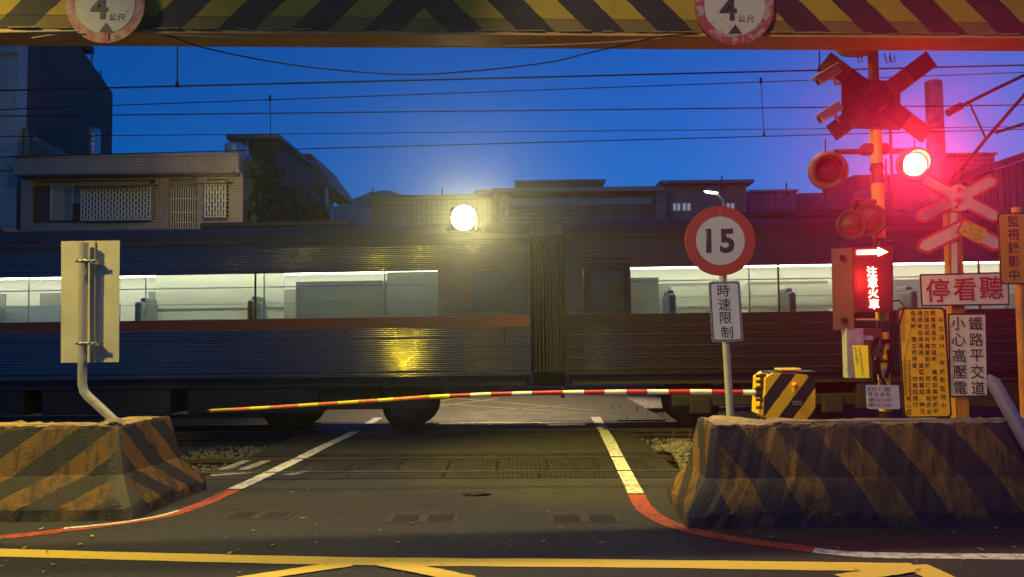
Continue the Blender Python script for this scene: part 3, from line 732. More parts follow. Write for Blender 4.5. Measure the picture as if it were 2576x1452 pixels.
# crossarm and lamps
mb = MB(); mb.box(at(2200, 381, Y + .02), (0.86, 0.06, 0.05), None, 0.01); mb.box(at(2200, 376, Y + .02), (0.28, 0.13, 0.12), None, 0.03)
mb.tube([at(2240, 325, Y-.05), at(2243, 430, Y-.05), at(2247, 530, Y-.05)], 0.016, 8); mb.tube([at(2228, 400, Y-.08), at(2230, 480, Y-.08)], 0.012, 8)
mb.tube([at(2247, 528, Y-.05), at(2278, 529, Y-.05)], 0.01, 8)
mb.build('crossarm', DKRED, t)
HOOD = mat('lamp_hood', (0.10, 0.045, 0.03), 0.45, 0, (0.06, 0.03, 0.02), 9)
def signal_lamp(px, py, lit, ry, g):
    c = at(px, py, Y - .14); ax = V((ry, -1, -0.08)).normalized()
    mb = MB(); mb.lathe([(a_ * g, b_) for a_, b_ in ((0.02, -0.20), (0.10, -0.17), (0.135, -0.06), (0.165, 0.0), (0.165, 0.012), (0.11, 0.012), (0.105, 0.0))], c, ax, 32)
    # hood: an open half tube above the lens
    a = V((0, 0, 1)); a = (a - ax * a.dot(ax)).normalized(); b = ax.cross(a); vs = []; n = 26
    for i in range(n + 1):
        q = math.radians(-118 + 236 * i / n); ln = 0.19 * g * (0.45 + 0.55 * math.cos(math.radians(-118 + 236 * i / n) * 0.75))
        o = (a * math.cos(q) + b * math.sin(q)) * 0.118 * g
        vs += [c + o + ax * 0.008, c + o * 0.97 + ax * (0.01 + ln)]
    mb.add(vs, [(2*i, 2*i+1, 2*i+3, 2*i+2) for i in range(n)], True)
    hd = mb.build('signal_lamp', HOOD, t)
    mb = MB(); mb.lathe([(a_ * g, b_) for a_, b_ in ((0.0, 0.03), (0.05, 0.026), (0.085, 0.014), (0.105, 0.0))], c, ax, 28)
    mb.build('lens', emit('lit_red_lens', (1.0, 0.45, 0.16), 16) if lit else mat('dark_red_lens', (0.12, 0.015, 0.012), 0.12), hd)
    return c, ax
signal_lamp(2083, 430, False, -0.30, 1.22)
c, ax = signal_lamp(2300, 414, True, -0.28, 1.1)
lamp('signal_red_light', 'POINT', c + ax * 0.25, 17, (1.0, 0.03, 0.02), 0.09)
lamp('signal_red_beam', 'SPOT', c + ax * 0.22, 7500, (1.0, 0.02, 0.05), 0.08, CAM, 58, 1.0)
# loudspeakers
mb = MB()
for px, py, r in ((2142, 566, 36), (2188, 553, 40)):
    c = at(px, py, Y - .16); ax = V((-0.25, -1, -0.12)).normalized(); s = r * k
    mb.lathe([(s*1.0, 0.0), (s*1.02, 0.015), (s*0.9, 0.02), (s*0.75, -0.02), (s*0.5, 0.03), (s*0.36, 0.06), (0.0, 0.065)], c, ax, 26)
    mb.lathe([(s, 0.0), (s*0.85, -0.08), (s*0.4, -0.14), (0.0, -0.15)], c, ax, 26)
mb.tube([at(2142, 520, Y-.05), at(2150, 500, Y), at(mx(510), 510, Y)], 0.03, 10); mb.tube([at(2160, 515, Y-.08), at(2200, 508, Y-.02)], 0.035, 10)
mb.build('loudspeaker', mat('speaker_tan', (0.055, 0.026, 0.02), 0.55, 0, (0.05, 0.025, 0.02), 14), t)
# warning box: cabinet, open side flap, lit arrow and characters
mb = MB(); mb.poly([at(2146, 624, Y-.20), at(2247, 619, Y-.20), at(2247, 784, Y-.20), at(2150, 786, Y-.20)], (0, 0.13, 0))
mb.cur = 1; mb.poly([at(2154, 652, Y-.204), at(2240, 648, Y-.204), at(2240, 778, Y-.204), at(2157, 780, Y-.204)], (0, 0.003, 0))
wb = mb.build('warning_box', [DKRED, mat('led_panel', (0.10, 0.03, 0.025), 0.3)], t)
LED = emit('red_led', (1.0, 0.14, 0.08), 40)
mb = MB(); e = Y - .212
mb.poly([at(px, py, e) for px, py in ((2156, 630), (2209, 628), (2208, 622), (2234, 634), (2209, 645), (2209, 639), (2156, 641))], (0, .002, 0))
for ch, x, y in (('注', 2193, 683), ('意', 2195, 710), ('火', 2197, 737), ('車', 2199, 765)): mb.text(ch, at(x, y, e), 26*k, 0.014)
mb.build('lit_characters', LED, wb)
lamp('warning_box_light', 'POINT', at(2196, 700, Y - .42), 14, (1.0, 0.03, 0.015), 0.12)
mb = MB(); mb.poly([at(2092, 626, Y-.08), at(2144, 623, Y-.20), at(2149, 826, Y-.20), at(2097, 830, Y-.08)], (0, 0.012, 0))
mb.cur = 1; mb.b2(at(2114, 655, Y-.17), at(2124, 643, Y-.14)); mb.b2(at(2118, 812, Y-.17), at(2128, 800, Y-.14)); mb.build('box_flap', [DKRED, BPAINT], t)
mb = MB(); mb.b2(at(2155, 806, Y-.16), at(2203, 801, Y-.1)); mb.build('shelf_bar', mat('tan_bar', (0.5, 0.35, 0.18), 0.5), t)
mb = MB(); mb.b2(at(2132, 952, Y-.16), at(2161, 826, Y-.04), 0.008); mb.build('junction_box', GREYBOX, t)
mb = MB(); mb.b2(at(2163, 900, Y-.13), at(2206, 826, Y-.02), 0.008); mb.cur = 1; mb.poly(rrect(at(2186, 850, Y-.135), .09, .045, .004), (0, .003, 0)); mb.build('control_box', [mat('brown_box', (0.09, 0.055, 0.04), 0.5), GREYBOX], t)
mb = MB()
mb.tube([at(2212, 845, Y-.1), at(2200, 862, Y-.15), at(2188, 885, Y-.15), at(2190, 930, Y-.12), at(2205, 960, Y-.08)], 0.02, 8)
mb.tube([at(2222, 860, Y-.09), at(2214, 880, Y-.12), at(2206, 910, Y-.1), at(2216, 950, Y-.1), at(2232, 975, Y-.08)], 0.016, 8)
mb.tube([at(2236, 880, Y-.09), at(2240, 915, Y-.09), at(2228, 950, Y-.09)], 0.025, 8)
for y in (858, 905, 935): mb.lathe([(0.064, -.02), (0.082, -.02), (0.082, .02), (0.064, .02)], at(mx(y), y, Y), (0, 0, 1), 18)
mb.tube([at(2236, 760, Y-.1), at(2262, 755, Y-.05), at(2275, 772, Y), at(2240, 900, Y-.09)], 0.008, 6)
mb.build('cable_bundle', CABLE, t)
mb = MB(); mb.lathe([(.065, -.04), (.085, -.035), (.085, .0), (.066, .015)], at(mx(895), 897, Y), (0, 0, 1), 18); mb.build('band', YPAINT, t)
mb = MB(); mb.poly([at(2212, 930, Y-.1), at(2240, 922, Y-.1), at(2240, 945, Y-.1), at(2210, 965, Y-.1)], (0, .004, 0)); mb.build('metal_tag', mat('tag_metal', (0.4, 0.36, 0.25), 0.35, 0.5, (0.1, 0.08, 0.05), 25), t)
# notices hung on the mast
kk = (Y - .25) / F
nt = thing('notice', 'small bright yellow notice card hung on the grey junction box', 'notice', at(2167, 910, Y-.25))
mb = MB(); mb.poly([at(2145, 869, Y-.22), at(2183, 869, Y-.25), at(2187, 951, Y-.25), at(2153, 951, Y-.22)], (0, .004, 0)); mb.cur = 1
for ch, i in zip('在火車司機非緊急勿打', range(10)): mb.text(ch, at(2163 + i*.9, 877 + i*7.2, Y-.24), 7*kk)
for ch, i in zip('亂按以免觸法', range(6)): mb.text(ch, at(2152 + i*.9, 877 + i*7.2, Y-.232), 7*kk)
mb.cur = 2; mb.poly([at(2183.5, 869, Y-.246), at(2192, 872, Y-.15), at(2196, 952, Y-.15), at(2187.5, 951, Y-.246)], (0, .003, 0))
mb.build('card', [mat('notice_yellow', (0.85, 0.70, 0.02), 0.5), SIGNB, mat('notice_brown', (0.4, 0.27, 0.03), 0.6)], nt)
nt = thing('notice', 'white emergency phone number plate on the mast foot', 'notice', at(2220, 1000, Y-.12))
mb = MB(); kk = (Y-.12)/F; mb.poly(rrect(at(2221, 999, Y-.12), 83*kk, 60*kk, 5*kk, U=V((-.03, 0, 1)), R=V((1, 0, -.03))), (0, .004, 0)); mb.cur = 1
def line(s, x0, y, step, size, dy=0):
    for i, ch in enumerate(s):
        if ch != ' ': mb.text(ch, at(x0 + i*step, y + i*dy, Y-.126), size*kk)
line('K10 + 285', 2188, 979, 6.2, 15, .1); line('緊 急 通 報', 2190, 992, 7.2, 11, .1); line('瑞芳(02)2497', 2189, 1006, 5.8, 12, .1); line('侯硐(02)2497', 2189, 1019, 5.8, 12, .1)
mb.build('plate', [mat('phone_plate', (0.62, 0.60, 0.55), 0.4), mat('phone_ink', (0.12, 0.11, 0.1), 0.5)], nt)

# ------------------------------------------------------------------ high voltage warning post
Y = 9.6; k = Y / F
t = thing('warning_signpost', 'orange post carrying a red and white lightning crossbuck and white character boards', 'signpost', (at(2425, 1060, Y).x, Y, 0))
mb = MB(); mb.b2((at(2424, 1100, Y).x - .075, Y, -0.1), (at(2424, 1100, Y).x + .075, Y + .12, at(2424, 500, Y).z)); mb.v = [p + V((-(p.z) * 0.0, 0, 0)) for p in mb.v]; mb.build('post', ORPOST, t)
mb = MB(); mb.poly([at(2391, 535, Y-.02), at(2407, 535, Y-.02), at(2409, 690, Y-.02), at(2396, 690, Y-.02)], (0, .01, 0)); mb.build('reflector_strip', mat('white_strip', (0.7, 0.66, 0.5), 0.35), t)
XW, XR = mat('crossbuck_white', (0.62, 0.5, 0.42), 0.45, 0, (0.5, 0.36, 0.3), 6), mat('crossbuck_red', (0.55, 0.04, 0.03), 0.45)
def arrow_arm(mb, c, tip, hw, y0, r0=0.0, split=False, mid=None):
    d = V((tip[0]-c[0], tip[1]-c[1])); L = d.length; d /= L; n = V((-d.y, d.x))
    def P(a, b, yy): return at(c[0]+d.x*a+n.x*b, c[1]+d.y*a+n.y*b, yy)
    mb.cur = 1; mb.poly([P(r0, hw, y0), P(L-hw*.75, hw, y0), P(L, hw*.3, y0), P(L-2, -hw*.2, y0), P(L-hw*.9, -hw, y0), P(r0, -hw, y0)], (0, .006, 0))
    h2 = hw * .66; L2 = L - 7
    mb.cur = 0; mb.poly([P(r0+5, h2, y0-.003), P(L2-hw*.6, h2, y0-.003), P(L2, h2*.2, y0-.003), P(L2-hw*.7, -h2, y0-.003), P(r0+5, -h2, y0-.003)], (0, .002, 0))
    if mid: mb.cur = 2; mb.poly([P(r0 + mid[0], hw*.9, y0-.006), P(r0 + mid[1], hw*.9, y0-.006), P(r0 + mid[1], -hw*.95, y0-.006), P(r0 + mid[0], -hw*.8, y0-.006)], (0, .002, 0))
mb = MB()
arrow_arm(mb, (2413, 498), (2512, 446), 19, Y-.05, 8); arrow_arm(mb, (2413, 498), (2312, 443), 17, Y-.05, 8)
arrow_arm(mb, (2413, 498), (2304, 553), 19, Y-.065, 8); arrow_arm(mb, (2413, 498), (2520, 552), 19, Y-.065, 8)
mb.build('crossbuck', [XW, XR], t)
mb = MB(); mb.poly(disc(at(2413, 498, Y-.08), 33*k, 40), (0, .006, 0)); mb.cur = 1; e = Y-.087
mb.poly([at(px, py, e) for px, py in ((2413, 468), (2404, 481), (2410, 481), (2410, 486), (2417, 486), (2417, 481), (2423, 481))], (0, .002, 0))
mb.poly([at(px, py, e) for px, py in ((2420, 491), (2398, 507), (2411, 507), (2404, 520), (2402, 519), (2403, 527), (2411, 523), (2408, 521), (2427, 501), (2412, 502))], (0, .002, 0))
mb.build('lightning_disc', [XW, XR], t)
YM = mat('lichen_yellow', (0.62, 0.52, 0.02), 0.7, 0, (0.3, 0.27, 0.05), 40, .45, .6)
mb = MB(); arrow_arm(mb, (2422, 572), (2308, 630), 22, Y-.05, -10); arrow_arm(mb, (2418, 568), (2524, 622), 22, Y-.062, -4, mid=(8, 66)); mb.build('chevron', [XW, XR, YM], t)
c = at(2426, 727, Y-.06)
mb = MB(); mb.poly([at(2314, 690, Y-.06), at(2537, 684, Y-.06), at(2540, 768, Y-.06), at(2318, 771, Y-.06)], (0, .01, 0))
mb.cur = 1; mb.poly([at(2318, 694, Y-.064), at(2533, 688, Y-.064), at(2536, 764, Y-.064), at(2322, 767, Y-.064)], (0, .002, 0))
mb.cur = 2
for ch, x, y in (('停', 2359, 731), ('看', 2427, 728), ('聽', 2494, 724)): mb.text(ch, at(x, y, Y-.068), 62*k, 0.014)
WPINK = mat('aged_white_board', (0.72, 0.64, 0.54), 0.45, 0, (0.55, 0.47, 0.4), 7, .5, .8)
mb.build('stop_look_listen_board', [SIGNB, WPINK, LETRED], t)
mb = MB(); mb.poly([at(2385, 789, Y-.06), at(2482, 787, Y-.06), at(2487, 998, Y-.06), at(2389, 1000, Y-.06)], (0, .01, 0))
mb.cur = 1; mb.poly([at(2389, 793, Y-.064), at(2478, 792, Y-.064), at(2483, 994, Y-.064), at(2393, 996, Y-.064)], (0, .002, 0))
mb.cur = 2
for i, ch in enumerate('鐵路平交道'): mb.text(ch, at(2454 + i*1.6, 814 + i*40.5, Y-.068), 36*k, 0.01)
for i, ch in enumerate('小心高壓電'): mb.text(ch, at(2410 + i*1.6, 814 + i*40.5, Y-.068), 36*k, 0.01)
mb.build('high_voltage_board', [SIGNB, WPINK, SIGNB], t)

# ------------------------------------------------------------------ yellow surveillance notice board
Y = 9.25; k = Y / F
t = thing('notice_board', 'tall yellow board of small black characters between the mast and the orange post', 'sign board', (at(2328, 1060, Y).x, Y, 0))
mb = MB(); mb.poly(rrect(at(2326, 912.5, Y), 120*k, 276*k, 11*k, U=V((-.027, 0, 1)), R=V((1, 0, 0))), (0, .012, 0))
mb.cur = 1; mb.poly(rrect(at(2326, 912.5, Y-.004), 111*k, 267*k, 9*k, U=V((-.027, 0, 1)), R=V((1, 0, 0))), (0, .002, 0))
mb.cur = 2; e = Y - .008
def vcol(s, x0, y0, y1, size, off=0.0, dx=6.5):
    n = len(s)
    for i, ch in enumerate(s):
        y = y0 + (y1 - y0) * i / max(1, n - 1)
        if ch != ' ': mb.text(ch, at(x0 + dx * (y - 788) / 250, y, e), size * k * (0.6 if ch == '·' else 1), off)
col1 = ['平', '交', '道', '24', '小', '時', '錄', '影', '監', '視', '中']
for i, ch in enumerate(col1): mb.text(ch, at(2367 + 6.5*i/10, 806 + i*21.4, e), 14.5*k, 0.01)
vcol('開車通過平交道時·應等前車駛離平', 2347, 788, 1035, 13.5, .016); vcol('交道並留有適當距離·而後車能安全', 2330.5, 788, 1035, 13.5, .016)
vcol('通過時始得通過·當警鈴響起·閃光', 2314, 788, 1035, 13.5, .016); vcol('燈亮時·應立即停車·勿搶越通行·', 2297, 788, 1035, 13.5, .016)
vcol('交通部台灣鐵路管理局', 2284, 910, 993, 8.6, .004); vcol('內政部警政署鐵路警察局', 2273, 908, 993, 8.2, .004)
vcol('關心您', 2280, 1005, 1036, 13.5, .016)
mb.build('board', [SIGNB, SIGNY, mat('board_ink', (0.03, 0.016, 0.01), 0.5)], t)
mb = MB(); x = at(2330, 900, Y).x; mb.b2((x - .03, Y + .014, -.1), (x + .03, Y + .06, at(2330, 780, Y).z)); mb.build('post', STEEL, t)

# ------------------------------------------------------------------ recording notice at the right edge
Y = 7.9; k = Y / F
t = thing('notice_board', 'narrow amber board of five large characters on an orange pole', 'sign board', (at(2578, 1060, Y).x, Y, 0))
mb = MB(); mb.poly(rrect(at(2556, 625, Y), 86*k, 182*k, 9*k), (0, .01, 0)); mb.cur = 1; mb.poly(rrect(at(2556, 625, Y-.004), 78*k, 174*k, 7*k), (0, .002, 0)); mb.cur = 2
for i, ch in enumerate('監視錄影中'): mb.text(ch, at(2549 + i*.8, 556 + i*34, Y-.008), 31*k, .01)
mb.build('board', [SIGNB, mat('amber_board', (0.62, 0.27, 0.015), 0.5), SIGNB], t)
x = at(2579, 800, Y).x
mb = MB(); mb.tube([(x, Y + .06, -.05), (x, Y + .06, at(2579, 520, Y).z)], 0.045, 16); mb.build('pole', ORPOST, t)
# leaning pale pole behind the right barrier
mb = MB(); p0, p1 = at(2496, 957, 7.0), at(2650, 1230, 6.6)
mb.tube([p0 + (p0-p1).normalized()*0.05, p0, p0.lerp(p1, .02), p1], [0.012, 0.045, 0.055, 0.055], 18); tag(mb.build('leaning_pole', mat('pale_pole', (0.26, 0.19, 0.19), 0.5)), 'pale round pole leaning past the barrier beside the white character board', 'pole')

# ------------------------------------------------------------------ train
ANG = -math.atan(TM)
STAIN = None
def train_mat(name, c0, c1, rough, metal=0.9):
    m, n, l, p = newmat(name)
    o = objc(n)
    f = noise(n, l, mp(n, l, o, (0.05, 1, 14)), 3.0, 6, 0.65)
    f = ramp(n, l, f, 0.3, 0.7)
    l.new(mix(n, l, f, c0, c1), p.inputs['Base Color'])
    l.new(math_(n, l, 'MULTIPLY_ADD', f, 0.06, rough), p.inputs['Roughness']); p.inputs['Metallic'].default_value = metal
    h = noise(n, l, mp(n, l, o, (0.02, 1, 60)), 4.0, 4, 0.7); sp = n.new('ShaderNodeSeparateXYZ'); l.new(o, sp.inputs[0])
    w = math_(n, l, 'SINE', math_(n, l, 'MULTIPLY', sp.outputs[2], 2 * math.pi / 0.032))
    bump(n, l, p, math_(n, l, 'MULTIPLY_ADD', h, 0.02, w), 0.6, 0.0038)
    return m
SS = train_mat('brushed_stainless', (0.120, 0.112, 0.108), (0.17, 0.16, 0.152), 0.10, 0.8)
SD = train_mat('dark_side', (0.028, 0.022, 0.024), (0.045, 0.036, 0.036), 0.3, 0.6)
ORB = train_mat('orange_band', (0.24, 0.05, 0.014), (0.16, 0.036, 0.014), 0.5, 0.0)
ROOFM = mat('train_roof', (0.03, 0.03, 0.04), 0.6, 0, (0.025, 0.025, 0.03), 3, 0.4, 0.7, stretch=(0.2, 1, 1))
UNDER = mat('underframe', (0.018, 0.017, 0.016), 0.8, 0, (0.04, 0.03, 0.02), 6)
INW = mat('interior_panel', (0.50, 0.50, 0.44), 0.5)
INB = mat('interior_blind', (0.28, 0.33, 0.36), 0.6); IND = mat('interior_dark', (0.17, 0.17, 0.14), 0.6); INL = mat('interior_light_panel', (0.78, 0.80, 0.66), 0.5)
SEAT = mat('seat_moquette', (0.22, 0.25, 0.24), 0.8)
TUBE = emit('fluorescent_tube', (0.96, 1.0, 0.80), 20)
def glass():
    m, n, l, p = newmat('train_glass')
    n.remove(p); out = n['Material Output']
    tr = n.new('ShaderNodeBsdfTransparent'); tr.inputs[0].default_value = (0.80, 0.80, 0.77, 1)
    gl = n.new('ShaderNodeBsdfGlossy'); gl.inputs['Roughness'].default_value = 0.06
    mx_ = n.new('ShaderNodeMixShader'); fr = n.new('ShaderNodeFresnel'); fr.inputs[0].default_value = 1.45
    l.new(fr.outputs[0], mx_.inputs[0]); l.new(tr.outputs[0], mx_.inputs[1]); l.new(gl.outputs[0], mx_.inputs[2]); l.new(mx_.outputs[0], out.inputs[0])
    return m
GLASS = glass()
HY = 1.40
def carriage(label, X0, X1, win, seg, nose):
    # X0..X1 along the track measured from the crossing, built in the carriage's own frame
    r = thing('train_carriage', label, 'train', (0, fc, 0), 'carriages of the passing train')
    r.rotation_euler.z = ANG
    def B(mb, name, m, parent=r): return mb.build(name, m, parent, base=V((0, 0, 0)))
    z = [0.97, 1.745, 1.925, 2.665, 3.08]
    mb = MB()
    mb.cur = 1 if nose < 0 else 0; mb.b2((X0, -HY, z[0]), (X1, -HY + .05, z[1])); mb.cur = 0; mb.b2((X0, -HY, z[3]), (X1, -HY + .05, z[4]))
    mb.b2((X0, HY - .05, z[0]), (X1, HY, z[4]))
    for a, b in ((X0, win[0]), (win[1], X1)): mb.b2((a, -HY, z[2] + .001), (b, -HY + .05, z[3] - .001))
    for zz in (1.06, 1.24, 1.42, 1.60, 2.76, 2.90, 3.0): mb.b2((X0 + .03, -HY - .012, zz - .012), (X1 - .03, -HY + .002, zz + .012))
    for x in (X0, X1 - .05): mb.b2((x, -HY + .052, z[0]), (x + .05, HY - .052, z[4]))
    B(mb, 'body', [SS, SD])
    mb = MB(); mb.b2((X0, -HY - .003, z[1] + .001), (X1, -HY + .05, z[2] - .001)); B(mb, 'orange_band' if nose > 0 else 'dark_band', ORB if nose > 0 else SD)
    mb = MB(); arc = [(-HY + .001, 3.08), (-HY + .03, 3.2), (-HY + .14, 3.35), (-HY + .4, 3.47), (-.6, 3.54), (0, 3.56), (.6, 3.54), (HY - .4, 3.47), (HY - .14, 3.35), (HY - .03, 3.2), (HY - .001, 3.08)]
    arc = [(y, zz + .001) for y, zz in arc]; n = len(arc)
    vs = [(X0, y, zz) for y, zz in arc] + [(X1, y, zz) for y, zz in arc]
    mb.add(vs, [(i, i + 1, n + i + 1, n + i) for i in range(n - 1)], True); mb.add(vs, [list(range(n)), list(range(n, 2 * n))[::-1]])
    for zz, yy in ((3.16, -HY + .012), (3.27, -HY + .07)): mb.b2((X0 + .02, yy - .014, zz - .01), (X1 - .02, yy + .02, zz + .01))
    rf = B(mb, 'roof', ROOFM)
    mb = MB(); x = X0 + 2.5
    while x < X1 - 4: mb = MB(); mb.b2((x, -.85, 3.5), (x + 2.6, .85, 3.6), .03); x += 6.1; B(mb, 'air_conditioner', ROOFM, rf)
    # glazing and what is behind it
    mb = MB(); mb.b2((win[0], -HY + .012, z[2]), (win[1], -HY + .018, z[3])); B(mb, 'window', GLASS)
    x = win[0]
    while x < win[1] + .01: mb = MB(); mb.b2((x - .012, -HY + .004, z[2]), (x + .012, -HY + .03, z[3])); x += (win[1] - win[0]) / max(1, round((win[1] - win[0]) / 3.1)); B(mb, 'window_frame', UNDER)
    mb = MB(); mb.b2((X0 + .06, -HY + .06, 1.05), (X1 - .06, HY - .06, 1.10)); mb.b2((X0 + .06, -HY + .06, 3.0), (X1 - .06, HY - .06, 3.04))
    mb.cur = 1; mb.b2((X0 + .06, HY - .12, 1.1), (X1 - .06, HY - .062, 3.0))
    mb.cur = 2
    x = win[0] + 1
    while x < win[1] - 1: mb.b2((x, HY - .135, 1.98), (x + 1.5, HY - .122, 2.55)); x += 2.2
    for (a, b, y, z0, z1, m) in seg: mb.cur = m; mb.b2((a, y, z0), (b, y + .03, z1))
    B(mb, 'interior', [INW, INW, IND, INL, INB])
    mb = MB()
    for a, b, y, zz, hh in ((win[0] + .1, win[1] - .1, .75, 2.80, .05), (win[0] + .1, win[1] - .1, -1.0, 2.92, .04)): mb.b2((a, y, zz), (b, y + .09, zz + hh))
    B(mb, 'ceiling_light', TUBE)
    mb = MB(); mb.b2((win[0], -.98, 2.46), (win[1], -.95, 2.475)); mb.b2((win[0], -.6, 2.2), (win[1], -.585, 2.212)); x = win[0] + .7
    while x < win[1]: mb.tube([(x, -.9, 1.1), (x, -.9, 3.0)], .014, 8); x += 2.05
    B(mb, 'handrail', mat('steel_rail', (0.6, 0.6, 0.55), 0.3, 0.8))
    smb = None; x = win[0] + .5
    while x < win[1] - .4:
        if -11 < x < 11 and random.random() < .72:
            smb = MB(); smb.box((x, -.72, 1.75), (.12, .86, 1.0), None, .04); smb.box((x, -.72, 2.27), (.10, .50, .10), None, .03); smb.box((x + .28, -.72, 1.5), (.46, .86, .14), None, .03)
            B(smb, 'seat', SEAT)
        x += .96
    # underframe, equipment, bogies
    mb = MB(); mb.b2((X0 + .1, -HY + .12, .80), (X1 - .1, HY - .12, .965)); x = X0 + 4.6
    while x < X1 - 5.6:
        w = random.uniform(1.0, 2.2); mb.b2((x, -HY + .15, .38), (x + w, -.3, .798), .02); x += w + random.uniform(.15, .5)
    B(mb, 'underframe', UNDER)
    for cx in (X0 + 3.2, X1 - 3.2):
        mb = MB(); mb.b2((cx - 1.5, -1.12, .42), (cx + 1.5, -.98, .62), .03); mb.b2((cx - .3, -1.1, .5), (cx + .3, 1.1, .78), .03); mb.b2((cx - 1.5, .98, .42), (cx + 1.5, 1.12, .62), .03)
        for dx in (-1.05, 1.05): mb.b2((cx + dx - .17, -1.16, .3), (cx + dx + .17, -.97, .56), .03)
        for dx in (-.3, .3): mb.tube([(cx + dx, -1.05, .6), (cx + dx, -1.05, .82)], .11, 12)
        bg_ = B(mb, 'bogie', UNDER)
        for dx in (-1.05, 1.05):
            for s in (-1, 1):
                mb = MB(); mb.lathe([(0.0, -.05), (.36, -.05), (.37, .0), (.43, .03), (.43, .05), (.1, .06), (0, .06)], (cx + dx, s * .56, .44), (0, -s, 0), 28); B(mb, 'wheel', mat('wheel_steel', (0.10, 0.085, 0.07), 0.5, 0.7), bg_)
            mb = MB(); mb.tube([(cx + dx, -.6, .44), (cx + dx, .6, .44)], .07, 10); B(mb, 'axle', UNDER, bg_)
    # end: gangway bellows and coupler
    e = X1 if nose > 0 else X0; s = nose
    mb = MB()
    for i in range(5): mb.b2((e + s * (.005 + i * .06) - .025 * (s < 0) , -1.28, 1.0), (e + s * (.005 + i * .06) + .03 - .005 * (s < 0), 1.28, 3.2))
    mb.b2((min(e + s * .01, e + s * .3), -.12, .72), (max(e + s * .01, e + s * .3), .12, .95)); B(mb, 'gangway', BLACK)
    # stepped door outline at the end of the carriage
    dx0, dx1 = (X1 - 1.05, X1 - .3) if nose > 0 else (X0 + .3, X0 + 1.05)
    mb = MB(); mb.b2((dx0, -HY - .006, 1.02), (dx1, -HY + .001, 1.74)); mb.b2((dx0, -HY - .006, 1.93), (dx1, -HY + .001, 2.85)); mb.cur = 1
    mb.b2((dx0 + .12, -HY - .009, 2.0), (dx1 - .12, -HY - .005, 2.62)); mb.cur = 2; mb.b2((dx0 + (.06 if nose < 0 else .62), -HY - .03, 1.5), (dx0 + (.075 if nose < 0 else .635), -HY - .007, 1.72))
    B(mb, 'door', [train_mat('door_steel', (0.10, 0.085, 0.07), (0.14, 0.12, 0.10), .2, 1.0), mat('door_glass', (0.03, 0.03, 0.028), 0.1), UNDER])
    return r
def tx(px): return (at(px, 760, 13.6)).x
car1 = carriage('stainless carriage with an orange band and a blazing headlamp at its roof edge', -20.0, tx(1345), (-19.2, tx(1112)),
         [(tx(310), tx(668), -.55, 1.95, 2.78, 3), (tx(670), tx(1108), .1, 1.1, 2.62, 2), (tx(945), tx(1108), -.3, 1.1, 2.74, 2), (-19, tx(180), -.2, 1.1, 2.25, 4)], 1)
carriage('dark sided carriage with lit windows and no orange band, behind the crossing signs', tx(1345) + .56, 20.6, (tx(1478), 19.8),
         [(tx(1478), tx(1700), .2, 1.1, 2.6, 2), (tx(1720), tx(2250), -.5, 1.98, 2.40, 3), (tx(2300), 19, .3, 1.1, 2.5, 4)], -1)

hx0, hy0, hz0 = tx(1180), -HY - .16, 3.50
mb = MB(); mb.box((hx0, hy0 + .16, hz0), (.44, .26, .40), None, .05); mb.b2((hx0 - .3, hy0 + .22, hz0 - .22), (hx0 + .3, hy0 + .6, hz0 - .14)); hl = mb.build('headlamp', ROOFM, car1, base=V((0, 0, 0)))
mb = MB(); mb.lathe([(0.0, .05), (.12, .045), (.185, .02), (.20, -.01)], (hx0, hy0 + .02, hz0), (0, -1, -.03), 28); mb.build('headlamp_lens', emit('headlamp_glow', (1.0, 0.86, 0.36), 14), hl, base=V((0, 0, 0)))
hw = V((hx0, hy0 - .12 + fc - TM * hx0, hz0))
lamp('headlamp_beam', 'SPOT', hw, 5200, (1.0, 0.84, 0.30), .12, CAM, 25, 1.0)
lamp('headlamp_spill', 'POINT', hw, 12, (1.0, 0.86, 0.45), .15)

# ------------------------------------------------------------------ overhead line
def wire(p0, p1, r, label, sag=0.0, drops=()):
    a, b = at(*p0), at(*p1); pts = [a.lerp(b, i / 12) - V((0, 0, sag * (1 - (2*i/12 - 1)**2))) for i in range(13)]
    mb = MB(); mb.tube(pts, r, 5); o = mb.build('overhead_wire', WIRE, loc=(a + b) / 2); tag(o, label, 'wire', 'overhead line wires')
    BASE[o.name] = (a + b) / 2
    for q0, q1 in drops:
        m2 = MB(); A_, B_ = at(*q0), at(*q1); m2.tube([A_, B_], r * .8, 5)
        m2.tube([A_ + V((0, 0, .05)), A_ - V((0, 0, .05))], r * 2.6, 6); m2.tube([B_ + V((0, 0, .06)), B_ - V((0, 0, .02))], [r * 1.2, r * 3], 6); m2.build('dropper', WIRE, o)
    return o
nearY, farY = nc, fc
wire((-200, 233, nearY), (2700, 161, nearY), .011, 'thickest overhead wire, second line below the sagging cable', .0, [((446, 60, nearY), (446, 215, nearY)), ((2060, 60, nearY), (2062, 176, nearY))])
wire((-200, 283, farY), (2700, 178, farY), .009, 'overhead wire just below the thickest wire, carrying two droppers', 0, [((679, 247, farY), (681, 372, farY)), ((1914, 203, farY), (1922, 340, farY))])
wire((-200, 295, nearY + .2), (2700, 263, nearY + .2), .008, 'third overhead wire from the top, thin and single')
wire((-200, 346, farY + .3), (2700, 318, farY + .3), .008, 'second lowest overhead wire above the train roof')
wire((-200, 401, farY), (2700, 322, farY), .010, 'lowest overhead wire, the contact wire under the droppers')
wire((-200, 266, 16.5), (2700, 330, 16.5), .006, 'thin overhead wire crossing behind the mast and sloping down to the right') if False else None
Y = 17.6; kq = Y / F
t = thing('line_mast', 'round concrete line mast with pipe brackets behind the train', 'mast', (at(2362, 900, Y).x, Y, 0))
x = at(2362, 560, Y).x
